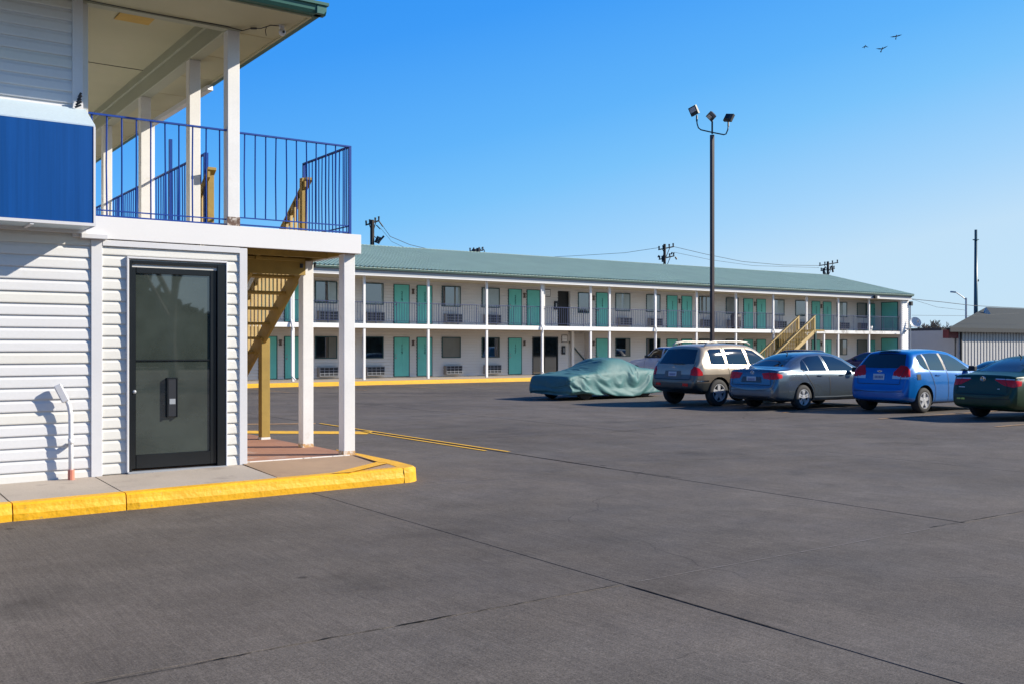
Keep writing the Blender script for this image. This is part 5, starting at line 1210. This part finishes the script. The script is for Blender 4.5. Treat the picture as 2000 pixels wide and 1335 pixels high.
def cable(pts, label, r=.018, m=M['wire']):
    P_ = [far(a, d, y) for a, y, d in pts]; out_ = []
    for i in range(len(P_) - 1):
        for k in range(6): out_.append(P_[i].lerp(P_[i + 1], k / 6))
    out_.append(P_[-1]); mb = MB(); mb.tube(out_, r, 4)
    tag(ob("overhead_cable", mb, m, loc=out_[0]), label, "cable", "overhead cables behind the motel")
cable([(742, 434, 74), (762, 462, 78), (800, 478, 84), (850, 490, 92)], "upper overhead cable falling from the left utility pole to the motel ridge", .024)
cable([(744, 447, 74), (765, 472, 78), (795, 486, 83)], "lower overhead cable falling from the left utility pole to the motel ridge", .016)
cable([(1287, 484, 92), (1220, 494, 93), (1120, 500, 95), (1040, 504, 96)], "overhead cable leaving the double armed pole to the left", .018)
cable([(1316, 482, 92), (1380, 497, 96), (1450, 511, 102), (1530, 518, 106), (1600, 519, 110)], "upper overhead cable between the two right hand utility poles", .022)
cable([(1317, 493, 92), (1390, 508, 97), (1470, 519, 103), (1600, 523, 110)], "lower overhead cable between the two right hand utility poles", .016)
cable([(1779, 584, 73), (1840, 590, 76), (1900, 597, 79), (1955, 600, 82), (2040, 604, 86)], "overhead cable running from the motel gable towards the grey building ridge", .022)
cable([(1781, 616, 80), (1900, 617, 84), (1990, 612, 88)], "thin level cable low in the sky between the motel and the grey building", .012)
cable([(1779, 584, 73), (1830, 600, 76), (1885, 606, 80)], "thin cable sagging from the motel corner to the street lamp", .012)
# tall steel pole and street lamp
b = far(1906, 92); zt = far(1906, 92, 449).z; o = empty("steel_mast", b, "tall dark blue green steel mast rising behind the grey building", "mast")
mb = MB(); mb.tube([b, b + Vector((0, 0, zt - .9))], [.22, .13], 14); ob("mast_shaft", mb, M['polet'], o, smooth=True)
mb = MB(); mb.tube([b + Vector((0, 0, zt - .9)), b + Vector((0, 0, zt))], .12, 8); mb.box(b.x - .2, b.x + .2, b.y - .2, b.y + .2, zt - .96, zt - .88); ob("mast_cap", mb, M['polet'], o)
mb = MB(); mb.tube([far(1907, 92, 548), far(1911, 92, 548)], .12, 6); ob("mast_fitting", mb, M['iron'], o)
b = far(1887, 100); o = empty("street_lamp", b, "slim grey street lamp with a curved arm left of the tall mast", "street lamp")
mb = MB(); mb.tube([b, far(1887, 100, 582)], [.14, .09], 10); ob("pole", mb, M['steel'], o)
mb = MB(); mb.tube([far(1887, 100, 586), far(1880, 100, 580), (far(1870, 100, 573)), far(1866, 100, 571)], .055, 8); ob("lamp_arm", mb, M['steel'], o)
mb = MB(); mb.bar(far(1866, 100, 571), far(1857, 100, 570), .28, .14); ob("lamp_head", mb, M['steel'], o)
# grey metal building on the right, axis parallel to the motel
GX, GY, GZ = 75.3, 44.9, 3.02
gbo = empty("grey_building", (GX, GY, 0), "low grey ribbed metal building with a dark shingle roof at the right edge", "building")
boxo("wall_core", M['graymetal'], gbo, GX, 112, GY + .05, 50, 0, GZ, bev=0)
for i in range(46):
    x = GX + i * .46; mb = MB(); mb.box(x + .01, x + .38, GY, GY + .05, .1, GZ); mb.box(x + .385, x + .45, GY - .05, GY + .05, .1, GZ); ob("wall_panel", mb, M['graymetal'], gbo)
EG = 3.2
A_, B_, R_, S_ = (72.9, 44.3, EG), (112, 44.3, EG), (88.3, 50, 5.33), (112, 50, 5.33)
mb = MB(); mb.add([A_, B_, S_, R_, (112, 50, EG - .1), (88.3, 50, EG - .1), (72.9, 44.3, EG - .12), (112, 44.3, EG - .12), (73.3, 45.0, EG - .1)], [(0, 1, 2, 3), (3, 2, 4, 5), (0, 3, 5, 8), (6, 7, 4, 5, 8), (0, 6, 7, 1), (0, 8, 6)])
ob("shingle_roof", mb, M['shingle'], gbo, fix=False)
boxo("eave_trim", M['iron'], gbo, 72.9, 112, 44.2, 44.29, EG - .33, EG - .02, bev=0)
mb = MB(); tri = [far(1921, 88, 618), far(1927, 88, 601), far(1935, 88, 613)]; mb.add(tri + [p + Vector((.3, .3, 0)) for p in tri], [(0, 1, 2), (5, 4, 3), (0, 3, 4, 1), (1, 4, 5, 2)]); ob("gable_vent", mb, M['mfascia'], gbo)
boxo("downspout", M['iron'], gbo, GX + .1, GX + .22, GY - .14, GY - .02, .1, GZ, bev=0)
boxo("awning", M['maroon'], gbo, 73.9, GX - .02, GY + .05, GY + .55, 2.38, 3.06, bev=0)
boxo("awning_post", M['iron'], gbo, 74.9, 75.0, GY + .05, GY + .15, 0, 2.4, bev=0)
annex = empty("pale_annex", (GX + .4, 47, 0), "pale metal shed with a flat dark roof edge beyond the motel end", "building")
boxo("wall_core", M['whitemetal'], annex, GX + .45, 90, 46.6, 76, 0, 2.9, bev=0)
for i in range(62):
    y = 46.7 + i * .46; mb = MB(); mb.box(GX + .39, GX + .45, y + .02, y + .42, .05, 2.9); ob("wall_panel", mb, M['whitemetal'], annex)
boxo("roof_edge", M['iron'], annex, GX + .1, 90, 46.5, 76.3, 2.92, 3.24, bev=0)
boxo("wall_window", M['tealdark'], annex, GX + .34, GX + .385, 46.8, 48.2, .7, 1.8, bev=0)
mb = MB(); mb.bar((GX + .3, 53.5, 2.7), (GX + .3, 50.2, 1.1), .05); ob("stay_rod", mb, M['steel'], annex)
# dark car tops far right
sml = dict(sedan); sml.update(paint=dk['paint'], panels=[], rear_boxes=[], badge=[]); sml.pop('sill')
car("parked_car", "black car barely showing between the blue hatchback and the green sedan", (34.0, 19.6, 0), 0, sml, .84)
# bare trees
def tree(px, D, h, seed, label, name="bare_tree", m=None, pos=None, depth=6, group=None, spread=.55, rmin=.012):
    b = Vector(pos) if pos else far(px, D); rnd = random.Random(seed)
    o = empty(name, b, label, "tree", group)
    tr = MB(); tw = MB(); leaves = []
    def grow(p, d, l, r, k):
        q = p + d * l; mid = p.lerp(q, .5) + Vector((rnd.uniform(-.06, .06), rnd.uniform(-.06, .06), 0)) * l
        (tr if k < 2 else tw).tube([p, mid, q], [max(r, rmin), max(r * .82, rmin), max(r * .66, rmin)], 5 if k < 2 else 3, cap=False)
        if k >= depth: leaves.append(q); return
        for i in range(3 if k else 4):
            a = rnd.uniform(0, 6.28); tl = rnd.uniform(.25, spread + .25)
            s_ = d.orthogonal().normalized(); t_ = d.cross(s_)
            nd = (d * math.cos(tl) + (s_ * math.cos(a) + t_ * math.sin(a)) * math.sin(tl) + Vector((0, 0, .12))).normalized()
            grow(q if rnd.random() < .6 else p.lerp(q, .7), nd, l * rnd.uniform(.62, .82), r * .6, k + 1)
    grow(b.copy(), Vector((0, 0, 1)), h * .26, h * .018, 0)
    ob("trunk", tr, M['bark'], o); ob("crown", tw, m or M['bark'], o, fix=False); return o
for i, (px, D, h) in enumerate(((1792, 150, 7.0), (1806, 158, 7.6), (1822, 150, 7.4), (1838, 162, 6.8))):
    tree(px, D, h, 20 + i, ["leftmost of the low bare trees over the pale shed roof", "second low bare tree from the left over the pale shed roof", "third low bare tree from the left over the pale shed roof", "rightmost of the low bare trees over the pale shed roof"][i], group="bare trees beyond the pale shed", depth=5, spread=.75, rmin=.035)
# street side behind the camera: trees that show in the door and window glass
for i, (x, y, h) in enumerate(((9, -19, 13), (15, -27, 15), (24, -24, 13), (34, -33, 15), (3.5, -31, 14))):
    tree(0, 0, h, 40 + i, "tall bare street tree dimly mirrored in the near door glass", pos=(x, y, -.05), depth=5, group="street trees mirrored in the door glass", rmin=.03)
rnd = random.Random(5)
hb_ = MB()
for i in range(9000):
    x = rnd.uniform(-60, 190); y = -62 + rnd.uniform(-3, 3); hh = 5.5 + 2.2 * math.sin(x * .11) + 1.5 * math.sin(x * .37 + 1)
    z = rnd.uniform(0, 1) ** .8 * hh; s_ = rnd.uniform(.35, .9)
    a = Vector((rnd.uniform(-1, 1), rnd.uniform(-1, 1), rnd.uniform(-1, 1))).normalized() * s_; c = a.orthogonal().normalized() * s_
    p = Vector((x, y, z)); hb_.add([p - a - c, p + a - c, p + a + c, p - a + c], [(0, 1, 2, 3)])
hb_.box(-60, 190, -63.5, -63, 0, 4.5)
tag(ob("hedge_belt", hb_, M['needle'], loc=(0, -62, 0), fix=False), "dark evergreen belt across the street mirrored in the window glass", "hedge", kind='stuff')
# birds
def bird(px, py, sz_, wl, wr, body, label):
    D = 70; c = far(px, D, py); o = empty("flying_bird", c, label, "bird", "birds flying over the lot")
    s_ = D / 1944 * sz_ * 1.25
    def Q(u, v, w_=0): return c + RT * u * s_ + Vector((0, 0, v * s_)) + FW * w_ * s_
    mb = MB(); d = Vector(body)
    mb.tube([Q(-d.x * .55, -d.y * .55), Q(-d.x * .3, -d.y * .3), Q(0, 0), Q(d.x * .3, d.y * .3), Q(d.x * .45, d.y * .45)], [.25 * s_, .5 * s_, .95 * s_, .75 * s_, .25 * s_], 6)
    mb.add([Q(-d.x * .4 - d.y * .1, -d.y * .4 + d.x * .1), Q(-d.x * .4 + d.y * .1, -d.y * .4 - d.x * .1), Q(-d.x * .8 + d.y * .15, -d.y * .8 - d.x * .15, .3), Q(-d.x * .8 - d.y * .15, -d.y * .8 + d.x * .15, .3)], [(0, 1, 2, 3)])
    ob("body", mb, M['bird'], o)
    for wv in (wl, wr):
        m_ = MB(); p = [Q(0, .7), Q(wv[0] * .45, wv[1] * .45 + .8), Q(wv[0], wv[1]), Q(wv[0] * .5, wv[1] * .5 - .9), Q(0, -.7)]
        dz = FW * .12 * s_; m_.add([v - dz for v in p] + [v + dz for v in p], [(0, 1, 2, 3, 4), (9, 8, 7, 6, 5)] + [(i, (i + 1) % 5, (i + 1) % 5 + 5, i + 5) for i in range(5)]); ob("wing", m_, M['bird'], o)
bird(1690, 90.5, .8, (-7, -3.5), (6.5, -2.5), (2.5, 5), "leftmost and smallest of the three flying birds")
bird(1723, 96, 1.0, (-10, .5), (9.5, 5), (3, 6.5), "middle and lowest of the three flying birds with raised right wing")
bird(1750.5, 71.5, 1.0, (-10, -1), (9.5, 3), (1, 6), "rightmost and highest of the three flying birds")
